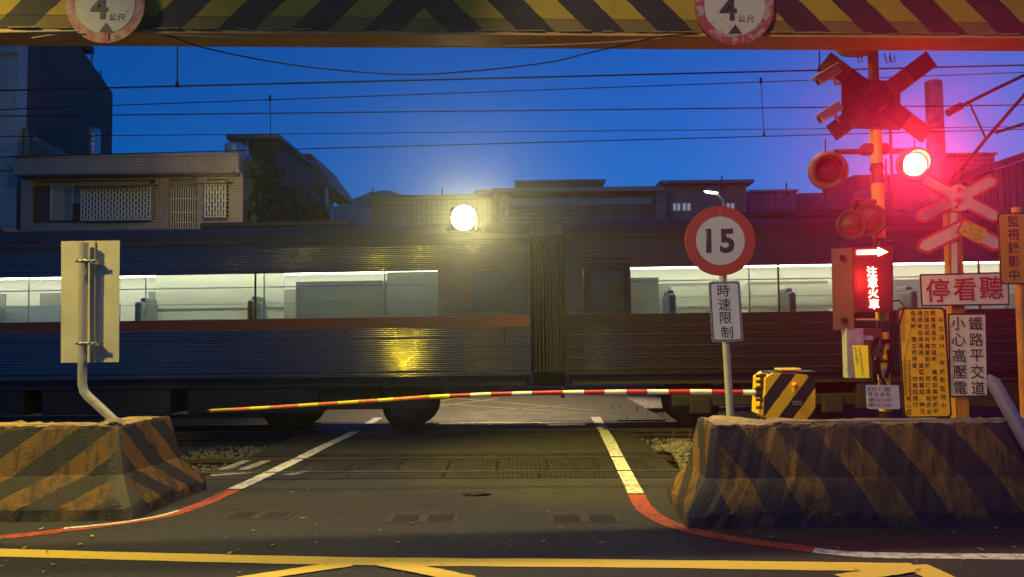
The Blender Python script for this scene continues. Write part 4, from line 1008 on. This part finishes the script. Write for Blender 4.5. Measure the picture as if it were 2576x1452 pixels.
mb = MB(); mb.tube([(x, Y, -.1), (x, Y, at(2362, 206, Y).z), (x, Y, at(2362, 203, Y).z)], [.2, .17, .12], 20); mb.build('pole', mat('mast_concrete', (0.22, 0.2, 0.2), 0.8, 0, (0.12, 0.11, 0.1), 4), t)
mb = MB()
mb.tube([at(2416, 268, Y), at(2500, 226, Y), at(2660, 150, Y)], .035, 8); mb.tube([at(2410, 440, Y), at(2480, 350, Y), at(2576, 240, Y), at(2660, 150, Y)], .035, 8)
mb.tube([at(2438, 258, Y), at(2480, 348, Y)], .02, 6); mb.tube([at(2504, 334, Y), at(2660, 285, Y)], .03, 8); mb.build('bracket_pipe', WIRE, t)
for a_, b_ in (((2384, 285), (2418, 266)), ((2370, 492), (2416, 432))):
    mb = MB(); P0, P1 = at(*a_, Y), at(*b_, Y); n_ = 9
    mb.tube([P0.lerp(P1, i / (n_ * 2)) for i in range(n_ * 2 + 1)], [(.05 if i % 2 else .085) for i in range(n_ * 2 + 1)], 10); mb.build('insulator', mat('insulator_brown', (0.12, 0.06, 0.04), 0.3), t)

# ------------------------------------------------------------------ buildings beyond the line
def face_box(mb, a, b, Y0, depth, zlo=-0.1):
    p, q = at(*a, Y0), at(*b, Y0); mb.b2((min(p.x, q.x), Y0, zlo if zlo is not None else min(p.z, q.z)), (max(p.x, q.x), Y0 + depth, max(p.z, q.z)))
GLAZE = mat('dark_glass', (0.02, 0.022, 0.025), 0.1); FRAMEM = mat('window_alu', (0.45, 0.43, 0.33), 0.45, 0.3)
TANK = mat('steel_tank', (0.45, 0.47, 0.5), 0.35, 0.7, (0.3, 0.3, 0.3), 3)
def tank(px, p_top, p_bot, Y, rpx, label):
    a, b = at(px, p_bot, Y), at(px, p_top, Y); r = rpx * Y / F; h = b.z - a.z
    o = thing('water_tank', label, 'water tank', a, 'rooftop water tanks')
    prof = [(0, 0), (r, 0)]
    for i in range(5): prof += [(r, h*(.04+.17*i)), (r*1.03, h*(.06+.17*i)), (r, h*(.08+.17*i))]
    prof += [(r, h*.86), (r*.8, h*.95), (r*.25, h), (0, h)]
    mb = MB(); mb.lathe(prof, a, (0, 0, 1), 24); mb.build('drum', TANK, o)
    for dx in (-1, 1):
        for dy in (-1, 1): mb = MB(); mb.tube([a + V((dx*r*.6, dy*r*.6, -.35)), a + V((dx*r*.6, dy*r*.6, 0))], .03, 6); mb.build('leg', STEEL, o)
# tower: white tiled street face, brown side wall
TW = thing('tall_building', 'tall dark brown walled building with a white tiled street face beside the grilled house', 'building', (-16, 24, 0))
zt_ = 11.6; A0, A1 = V((-13.02, 22.7, 0)), V((-16.1, 34.2, 0))
BRN = mat('brown_wall', (0.10, 0.045, 0.04), 0.85, 0, (0.06, 0.03, 0.028), 1.5, .4, .7)
mb = MB(); mb.poly([A0 + V((-.02, .02, 0)), A1, A1 + V((-9, 0, 0)), A0 + V((-9, .02, 0))], (0, 0, zt_)); mb.build('brown_wall', BRN, TW)
mb = MB(); mb.b2((-26, 22.3, 0), (-13.0, 22.715, 14.5)); 
for zz in (6.1, 9.2): mb.b2((-26, 22.2, zz), (-12.96, 22.298, zz + .35))
mb.build('tiled_face', tiles('white_small_tiles', (0.42, 0.41, 0.38), (0.2, 0.19, 0.17), .11, .11), TW)
mb = MB(); e = at(205, 125, 29.6); mb.b2((e.x - 3, 27.5, e.z - .1), (e.x + .35, 29.8, e.z + .12)); mb.build('canopy', BRN, TW)
mb = MB(); mb.tube([at(232, 100, 31), at(231, 180, 31), at(228, 205, 31)], .05, 6); mb.build('roof_pipe', STEEL, TW); mb = MB(); mb.tube([at(253, 180, 33), at(254, 205, 33)], .05, 6); mb.build('roof_pipe', STEEL, TW)
mb = MB(); mb.poly([at(58, 320, 22.5), at(90, 345, 22.5), at(180, 392, 24), at(180, 440, 24), at(58, 440, 22.5)], (0, .12, 0)); mb.build('corrugated_lean_to', corrugated('grey_green_sheet', (0.13, 0.15, 0.14), .25), TW)
tank(214, 152, 190, 31.5, 14, 'small steel water tank high on the dark brown building')
tank(234, 320, 392, 25.5, 17, 'tall steel water tank standing before the dark brown wall')
# house
HS = thing('house', 'low brown tiled house with grilled windows and an ivy covered side wall', 'house', (-9.5, 21.5, 0))
HYY = 21.5; kh = HYY / F
HT = tiles('brown_house_tiles', (0.28, 0.235, 0.175), (0.085, 0.07, 0.055), .075, .075, (0.24, 0.195, 0.145))
HD = mat('house_shade', (0.05, 0.045, 0.04), 0.8)
def hx(px, py=500): return at(px, py, HYY).x
def hz(py, px=330): return at(px, py, HYY).z
XL, XR_ = hx(53), hx(611)
mb = MB()
mb.b2((XL, HYY, 0), (hx(80), HYY + .25, hz(452))); mb.b2((hx(390), HYY, 0), (hx(425), HYY + .25, hz(452))); mb.b2((hx(495), HYY, 0), (hx(520), HYY + .25, hz(452))); mb.b2((hx(576), HYY, 0), (XR_, HYY + .25, hz(452)))
mb.b2((XL, HYY, hz(452) + .002), (XR_, HYY + .25, hz(440))); mb.b2((hx(80), HYY, 0), (hx(390), HYY + .25, hz(558))); mb.b2((hx(520), HYY, 0), (hx(576), HYY + .25, hz(552)))
mb.b2((XL, HYY + .26, 0), (XR_ - .01, HYY + 9, hz(440))); mb.build('wall', HT, HS)
mb = MB(); mb.b2((XL, HYY - .35, hz(440) + .002), (XR_, HYY + .3, hz(401))); mb.b2((XL, HYY + .302, hz(440) + .002), (XL + .25, HYY + 9, hz(402))); mb.b2((XR_ - .25, HYY + .302, hz(440) + .002), (XR_, HYY + 9, hz(402)))
mb.b2((XL - .02, HYY - .42, hz(446)), (XR_ + .04, HYY - .352, hz(437))); mb.b2((XL, HYY - .40, hz(401) + .002), (XR_ + .02, HYY + .34, hz(396)))
pr = mb.build('parapet', HT, HS)
mb = MB(); mb.b2((hx(70), HYY - .6, hz(449)), (hx(606), HYY - .002, hz(446))); mb.build('ledge', mat('ledge_brown', (0.16, 0.11, 0.08), 0.8), HS)
# openings
mb = MB(); mb.b2((hx(82), HYY + .1, hz(556)), (hx(124), HYY + .13, hz(462))); mb.build('door', HD, HS)
mb = MB(); 
for a_, b_, y1 in ((126, 178, 548), (182, 212, 508)):
    mb.cur = 0
    y = 465
    while y < y1: mb.b2((hx(a_), HYY + .06, hz(y + 3)), (hx(b_), HYY + .10, hz(y))); y += 4.6
    mb.cur = 1; mb.b2((hx(a_ - 2), HYY + .04, hz(y1)), (hx(a_), HYY + .14, hz(462))); mb.b2((hx(b_), HYY + .04, hz(y1)), (hx(b_ + 2), HYY + .14, hz(462)))
mb.cur = 2; mb.b2((hx(124), HYY + .15, hz(556)), (hx(212), HYY + .17, hz(462))); mb.build('shutter', [mat('louvre_grey', (0.36, 0.34, 0.28), 0.5), FRAMEM, HD], HS)
def grille_window(x0, x1, y0, y1, nx, ny, glow, label=None):
    mb = MB(); mb.b2((hx(x0), HYY + .12, hz(y1)), (hx(x1), HYY + .15, hz(y0))); w = mb.build('window', glow, HS)
    mb = MB(); r = .016; yy = HYY - .22
    for i in range(nx + 1):
        x = hx(x0 + (x1 - x0) * i / nx)
        mb.b2((x - r, yy - r, hz(y1)), (x + r, yy + r, hz(y0)))
    for j in range(ny + 1):
        zz = hz(y0 + (y1 - y0) * j / ny)
        for i in range(nx):
            if j in (0, ny) or (i + j) % 2 == 0:
                mb.b2((hx(x0 + (x1-x0)*i/nx) + r + .001, yy - r*.9, zz - r), (hx(x0 + (x1-x0)*(i+1)/nx) - r - .001, yy + r*.9, zz + r))
    for x in (hx(x0), hx(x1)):
        for j in range(ny + 1): mb.b2((x - r, yy + r + .001, hz(y0 + (y1-y0)*j/ny) - r), (x + r, HYY + .1, hz(y0 + (y1-y0)*j/ny) + r))
    mb.build('grille', FRAMEM, w)
    mb = MB(); p0, p1 = hx(x0 - 8), hx(x1 + 12)
    mb.add([(p0, HYY - .7, hz(y0 + 3)), (p1, HYY - .7, hz(y0 + 3)), (p1, HYY + .02, hz(y0 - 10)), (p0, HYY + .02, hz(y0 - 10)), (p0, HYY - .7, hz(y0 + 6)), (p1, HYY - .7, hz(y0 + 6)), (p1, HYY + .02, hz(y0 - 4)), (p0, HYY + .02, hz(y0 - 4))],
           [(0,1,2,3), (7,6,5,4), (0,4,5,1), (1,5,6,2), (3,7,4,0)]); mb.build('awning', mat('awning_brown', (0.09, 0.07, 0.055), 0.7), w)
grille_window(216, 387, 474, 556, 22, 12, mat('window_curtain', (0.07, 0.065, 0.05), 0.5))
grille_window(524, 574, 470, 552, 7, 8, HD)
mb = MB(); mb.b2((hx(425), HYY + .2, hz(575)), (hx(495), HYY + .24, hz(470)))
mb.cur = 1
for i in range(12): x = hx(427 + i * 6); mb.tube([(x, HYY + .1, hz(575)), (x, HYY + .1, hz(472))], .014, 5)
for y in (500, 535, 560): mb.b2((hx(425), HYY + .085, hz(y + 1)), (hx(495), HYY + .115, hz(y - 1)))
mb.build('gate', [HD, FRAMEM], HS)
IVY = mat('ivy', (0.018, 0.040, 0.020), 0.8, 0, (0.008, 0.016, 0.012), 3)
# ivy over the right side wall
mb = MB()
for i in range(5200):
    f = random.random() ** 0.85; y = HYY + .1 + f * 9.3; ztop = hz(392) + random.uniform(-.25, .12)
    zz = random.uniform(2.2, ztop); x = XR_ + .05 + abs(random.gauss(0, .09))
    s = random.uniform(.06, .15); R = Matrix.Rotation(random.uniform(0, 6.3), 3, V((random.gauss(0,1), random.gauss(0,1), random.gauss(0,1))).normalized())
    c = V((x, y, zz)); mb.add([c + R @ V(q) * s for q in ((-1, -.6, 0), (.2, -.8, .2), (1, 0, 0), (.1, .8, .2), (-.9, .5, 0))], [(0, 1, 2, 3, 4)])
mb.build('ivy', IVY, HS)
# rooftop room on the house
RM = thing('rooftop_shed', 'dark flat roofed stair room standing on the tiled house', 'shed', at(655, 400, 24.5))
mb = MB(); p = at(632, 355, 24); q = at(700, 400, 24); mb.b2((p.x, 24, hz(402) - .3), (q.x, 28, p.z)); mb.build('wall', mat('shed_wall', (0.018, 0.028, 0.022), 0.8, 0, (0.02, 0.03, 0.025), 2), RM)
mb = MB(); p2 = at(578, 356, 24); mb.b2((p2.x, 23.7, p.z + .002), (q.x + .1, 28.2, p.z + .12)); mb.build('roof', mat('shed_roof', (0.09, 0.085, 0.08), 0.7), RM)
mb = MB(); mb.b2((p.x - .1, 23.75, hz(402) - .3), (p.x - .002, 23.9, p.z)); mb.build('column', mat('shed_column', (0.12, 0.11, 0.1), 0.8), RM)
tank(590, 359, 398, 22.8, 24, 'wide steel water tank at the corner of the tiled house roof')
tank(617, 366, 400, 23.4, 10, 'narrow steel water tank tucked beside the stair room')
# tin shed with a sloping roof behind the ivy wall
TS = thing('tin_shed', 'tin sheeted rooftop hut with a sloping open side roof', 'shed', at(765, 470, 31))
Y = 31; a_ = at(705, 395, Y); b_ = at(782, 500, Y)
mb = MB(); mb.b2((a_.x, Y, b_.z - 3), (b_.x, Y + 4, a_.z - .1)); mb.build('wall', corrugated('tin_wall', (0.26, 0.24, 0.22), .3), TS)
mb = MB(); mb.b2(at(737, 480, Y - .05), at(768, 443, Y - .02)); mb.build('window', HD, TS)
mb = MB(); c0 = at(784, 392, Y - .2); c1 = at(832, 455, Y - .2)
mb.add([(c0.x, Y - .3, c0.z), (c1.x, Y - .3, c1.z), (c1.x, Y + 4.3, c1.z), (c0.x, Y + 4.3, c0.z), (c0.x, Y - .3, c0.z - 1.1), (c1.x, Y - .3, c1.z - .18), (c1.x, Y + 4.3, c1.z - .18), (c0.x, Y + 4.3, c0.z - 1.1)], [(0,1,2,3), (0,4,5,1), (1,5,6,2), (7,6,5,4), (2,6,7,3)])
mb.b2((a_.x - .1, Y - .3, a_.z - .098), (c0.x - .002, Y + 4.3, a_.z + .05)); mb.build('roof', corrugated('tin_roof', (0.09, 0.088, 0.085), .3), TS)
mb = MB(); mb.tube([(c1.x - .2, Y, c1.z - 3), (c1.x - .2, Y, c1.z - .1)], .07, 8); mb.build('post', STEEL, TS)
# hill
def hill(pp, Y, m, name):
    mb = MB(); n = 60; pts = []
    for i in range(n + 1):
        px = pp[0][0] + (pp[-1][0] - pp[0][0]) * i / n
        for (x0, y0), (x1, y1) in zip(pp, pp[1:]):
            if x0 <= px <= x1: py = y0 + (y1 - y0) * (px - x0) / (x1 - x0); break
        pts.append(at(px, py + random.uniform(-1.5, 1.5), Y))
    vs = []
    for j in range(6):
        f = j / 5
        for p in pts: vs.append((p.x * (1 - .25 * f) + p.x * 0, Y - 160 * f, p.z * (1 - f) ** 1.2 - 2 * f))
    mb.add(vs, [(j*(n+1)+i, j*(n+1)+i+1, (j+1)*(n+1)+i+1, (j+1)*(n+1)+i) for j in range(5) for i in range(n)])
    struct(name, mb, m)
HILL = mat('wooded_hill', (0.008, 0.013, 0.013), 0.95, 0, (0.014, 0.02, 0.02), .05)
hill([(600, 560), (800, 540), (870, 508), (930, 485), (965, 477), (1000, 484), (1040, 503), (1150, 540), (1300, 560)], 620, HILL, 'hill')
hill([(600, 570), (820, 525), (880, 512), (920, 522), (1000, 550), (1100, 570)], 420, HILL, 'hill')
# flat building in the middle
def simple_building(name, label, a, b, Y, depth, m, cat='building'):
    p, q = at(*a, Y), at(*b, Y); t = thing(name, label, cat, ((p.x + q.x) / 2, Y, 0))
    mb = MB(); mb.b2((p.x, Y, -.1), (q.x, Y + depth, p.z)); mb.build('wall', m, t); return t, p, q
DKT = tiles('dark_tiles', (0.10, 0.095, 0.09), (0.05, 0.045, 0.045), .16, .16)
t, p, q = simple_building('flat_roofed_house', 'low dark flat roofed house behind the bright white lamp', (935, 503), (1255, 600), 27, 7, DKT)
mb = MB(); mb.b2((p.x - .1, 26.85, p.z + .002), (q.x, 34, p.z + .12)); mb.build('roof', mat('dark_coping', (0.12, 0.115, 0.11), 0.8), t)
mb = MB(); 
for x in (938, 1113): mb.tube([at(x, 500, 27.2), at(x, 472, 27.2)], .022, 5)
mb.build('antenna', WIRE, t)
tank(1216, 478, 500, 28.2, 22, 'round water tank on the flat roof above the bright white lamp')
# warehouse
Y = 25.5
t, p, q = simple_building('warehouse', 'wide grey metal fronted workshop behind the middle of the train', (1262, 492), (1650, 600), Y, 7, corrugated('grey_cladding', (0.17, 0.155, 0.14), .12, axis=2))
mb = MB(); mb.b2((p.x - .3, Y - .5, p.z + .002), (q.x + .2, Y + 7.2, p.z + .14)); mb.build('roof', mat('workshop_roof', (0.24, 0.22, 0.2), 0.7), t)
mb = MB(); s0, s1 = at(1275, 510, Y - .02), at(1655, 497, Y - .02); mb.b2((at(1275, 515, Y).x, Y - .06, at(1400, 518, Y).z), (at(1640, 515, Y).x, Y - .004, at(1400, 500, Y).z)); mb.build('fascia', mat('shiny_fascia', (0.26, 0.23, 0.2), 0.25, 0.4), t)
for px in (1268, 1662):
    mb = MB(); e = at(px, 540, Y - .2); mb.b2((e.x - .14, Y - .3, 0), (e.x + .14, Y - .062, p.z)); mb.build('pilaster', CONC, t)
t2, p2, q2 = None, at(1300, 461, 30), at(1518, 480, 30)
t2 = thing('roof_extension', 'dark box shaped rooftop storey above the workshop', 'building', ((p2.x + q2.x) / 2, 30, 0))
mb = MB(); mb.b2((p2.x, 30, 0), (q2.x, 34, p2.z)); mb.build('wall', mat('dark_sheet', (0.05, 0.05, 0.055), 0.6), t2)
mb = MB(); mb.b2((p2.x - .08, 29.9, p2.z + .002), (q2.x + .08, 34.1, p2.z + .09)); mb.build('roof', mat('sheet_edge', (0.14, 0.14, 0.15), 0.5), t2)
# lit room building
Y = 26
t, p, q = simple_building('lit_house', 'pale concrete house with a row of lit windows behind the 15 sign', (1668, 468), (1880, 600), Y, 6, mat('pale_concrete', (0.28, 0.25, 0.2), 0.85, 0, (0.18, 0.15, 0.12), 1.5))
mb = MB(); mb.b2((p.x - .15, Y - .4, p.z + .002), (q.x + .15, Y + 6.1, p.z + .1)); mb.build('roof', CONC, t)
LITW = emit('lit_window', (0.62, 0.72, 0.85), .3)
for a_, b_ in ((1692, 1712), (1716, 1738), (1826, 1848)):
    mb = MB(); e0, e1 = at(a_, 530, Y - .03), at(b_, 512, Y - .03); mb.b2((e0.x, Y - .03, e0.z), (e1.x, Y - .006, e1.z)); w = mb.build('window', LITW, t)
    mb = MB(); 
    mb.b2((e0.x - .03, Y - .06, e0.z - .03), (e1.x + .03, Y - .03, e0.z)); mb.b2((e0.x - .03, Y - .06, e1.z), (e1.x + .03, Y - .03, e1.z + .03))
    for x in (e0.x, (e0.x + e1.x) / 2, e1.x): mb.b2((x - .02, Y - .058, e0.z - .01), (x + .02, Y - .031, e1.z + .01))
    mb.build('frame', FRAMEM, w)
t, p, q = simple_building('tiled_block', 'narrow white tiled block next to the lit windowed concrete house', (1882, 484), (2006, 600), 28, 6, tiles('pale_tiles', (0.24, 0.24, 0.25), (0.1, 0.1, 0.1), .22, .35))
mb = MB(); mb.b2((p.x, 27.9, p.z + .002), (q.x + .06, 34, p.z + .07)); mb.build('coping', STEEL, t)
t, p, q = simple_building('grey_block', 'plain grey block behind the unlit signal lamp', (2008, 486), (2150, 600), 30, 7, mat('plain_render', (0.20, 0.18, 0.18), 0.85, 0, (0.14, 0.12, 0.12), 2))
t, p, q = simple_building('render_block', 'rendered block behind the signal mast', (2150, 452), (2330, 600), 33, 3, mat('rose_render', (0.20, 0.15, 0.14), 0.85, 0, (0.14, 0.1, 0.1), 2))
mb = MB(); mb.b2((p.x - .1, 32.8, p.z + .002), (q.x, 36.2, p.z + .15)); mb.build('roof', CONC, t)
t, p, q = simple_building('tiled_building', 'brown square tiled building behind the lightning crossbuck', (2378, 392), (2512, 640), 24, 8, tiles('square_tiles', (0.22, 0.13, 0.12), (0.42, 0.32, 0.3), .14, .14))
mb = MB(); mb.b2((p.x, 23.9, p.z + .002), (q.x + .05, 32, p.z + .06)); mb.build('coping', CONC, t)
t = thing('sheet_building', 'ribbed metal sheet building with a sloping roof beyond the lightning crossbuck', 'building', (13.6, 22, 0)); Y = 22
pp = [at(2514, 640, Y), at(2514, 425, Y), at(2700, 360, Y), at(2700, 640, Y)]
mb = MB(); mb.poly([V((p.x, p.y, p.z if i in (1, 2) else -.1)) for i, p in enumerate(pp)], (0, 7, 0)); mb.build('wall', corrugated('purple_sheet', (0.16, 0.11, 0.13), .16), t)
mb = MB(); mb.poly([pp[1] + V((-.05, -.3, .01)), pp[2] + V((0, -.3, .01)), pp[2] + V((0, -.3, .2)), pp[1] + V((-.05, -.3, .2))], (0, 7.5, 0)); mb.build('roof', mat('sheet_roof', (0.1, 0.08, 0.09), 0.6), t)
for px, a_, b_, Yq in ((2076, 486, 350, 30), (2300, 452, 352, 33), (1978, 484, 460, 28), (1816, 466, 442, 26)):
    mb = MB(); mb.tube([at(px, a_ + 8, Yq), at(px, b_, Yq)], .025, 5)
    tag(mb.build('antenna', WIRE), {2076: 'thin antenna rod on the block behind the unlit signal lamp', 2300: 'thin antenna rod on the block behind the lit red lamp', 1978: 'thin antenna rod on the narrow white tiled block', 1816: 'thin antenna rod on the pale concrete lit house'}[px], 'antenna', 'rooftop antenna rods')

# ------------------------------------------------------------------ lamps in view
t = thing('street_lamp', 'small lit street lamp on a curved arm above the round 15 sign', 'lamp', (at(1822, 530, 20).x, 20, 0)); Y = 20
mb = MB(); e = at(1824, 620, Y); mb.tube([(e.x, Y, 0), (e.x, Y, at(1824, 520, Y).z), at(1820, 503, Y), at(1806, 491, Y), at(1796, 486, Y)], .03, 8); mb.build('arm', STEEL, t)
mb = MB(); c = at(1789, 482, Y); mb.lathe([(0, .07), (.1, .06), (.17, .02), (.17, -.01)], c, (.15, -.1, 1), 18); mb.build('lamp_head', GREYBOX, t)
mb = MB(); mb.lathe([(0.165, -.012), (.12, -.04), (0, -.05)], c, (.15, -.1, 1), 18); mb.build('diffuser', emit('street_lamp_glow', (1.0, 0.93, 0.75), 14), t)

# ------------------------------------------------------------------ thin haze added to give the lamps a glow
HZ = 0.0008
m = bpy.data.materials.new('haze'); m.use_nodes = True; n = m.node_tree.nodes; l = m.node_tree.links
n.remove(n['Principled BSDF']); pv = n.new('ShaderNodeVolumePrincipled'); pv.inputs['Density'].default_value = HZ
pv.inputs['Color'].default_value = (0.8, 0.85, 0.95, 1); pv.inputs['Anisotropy'].default_value = 0.88
l.new(pv.outputs[0], n['Material Output'].inputs['Volume'])
mb = MB(); mb.b2((-950, -80, -3.2), (950, 1550, 60)); tag(mb.build('haze', m), kind='stuff')
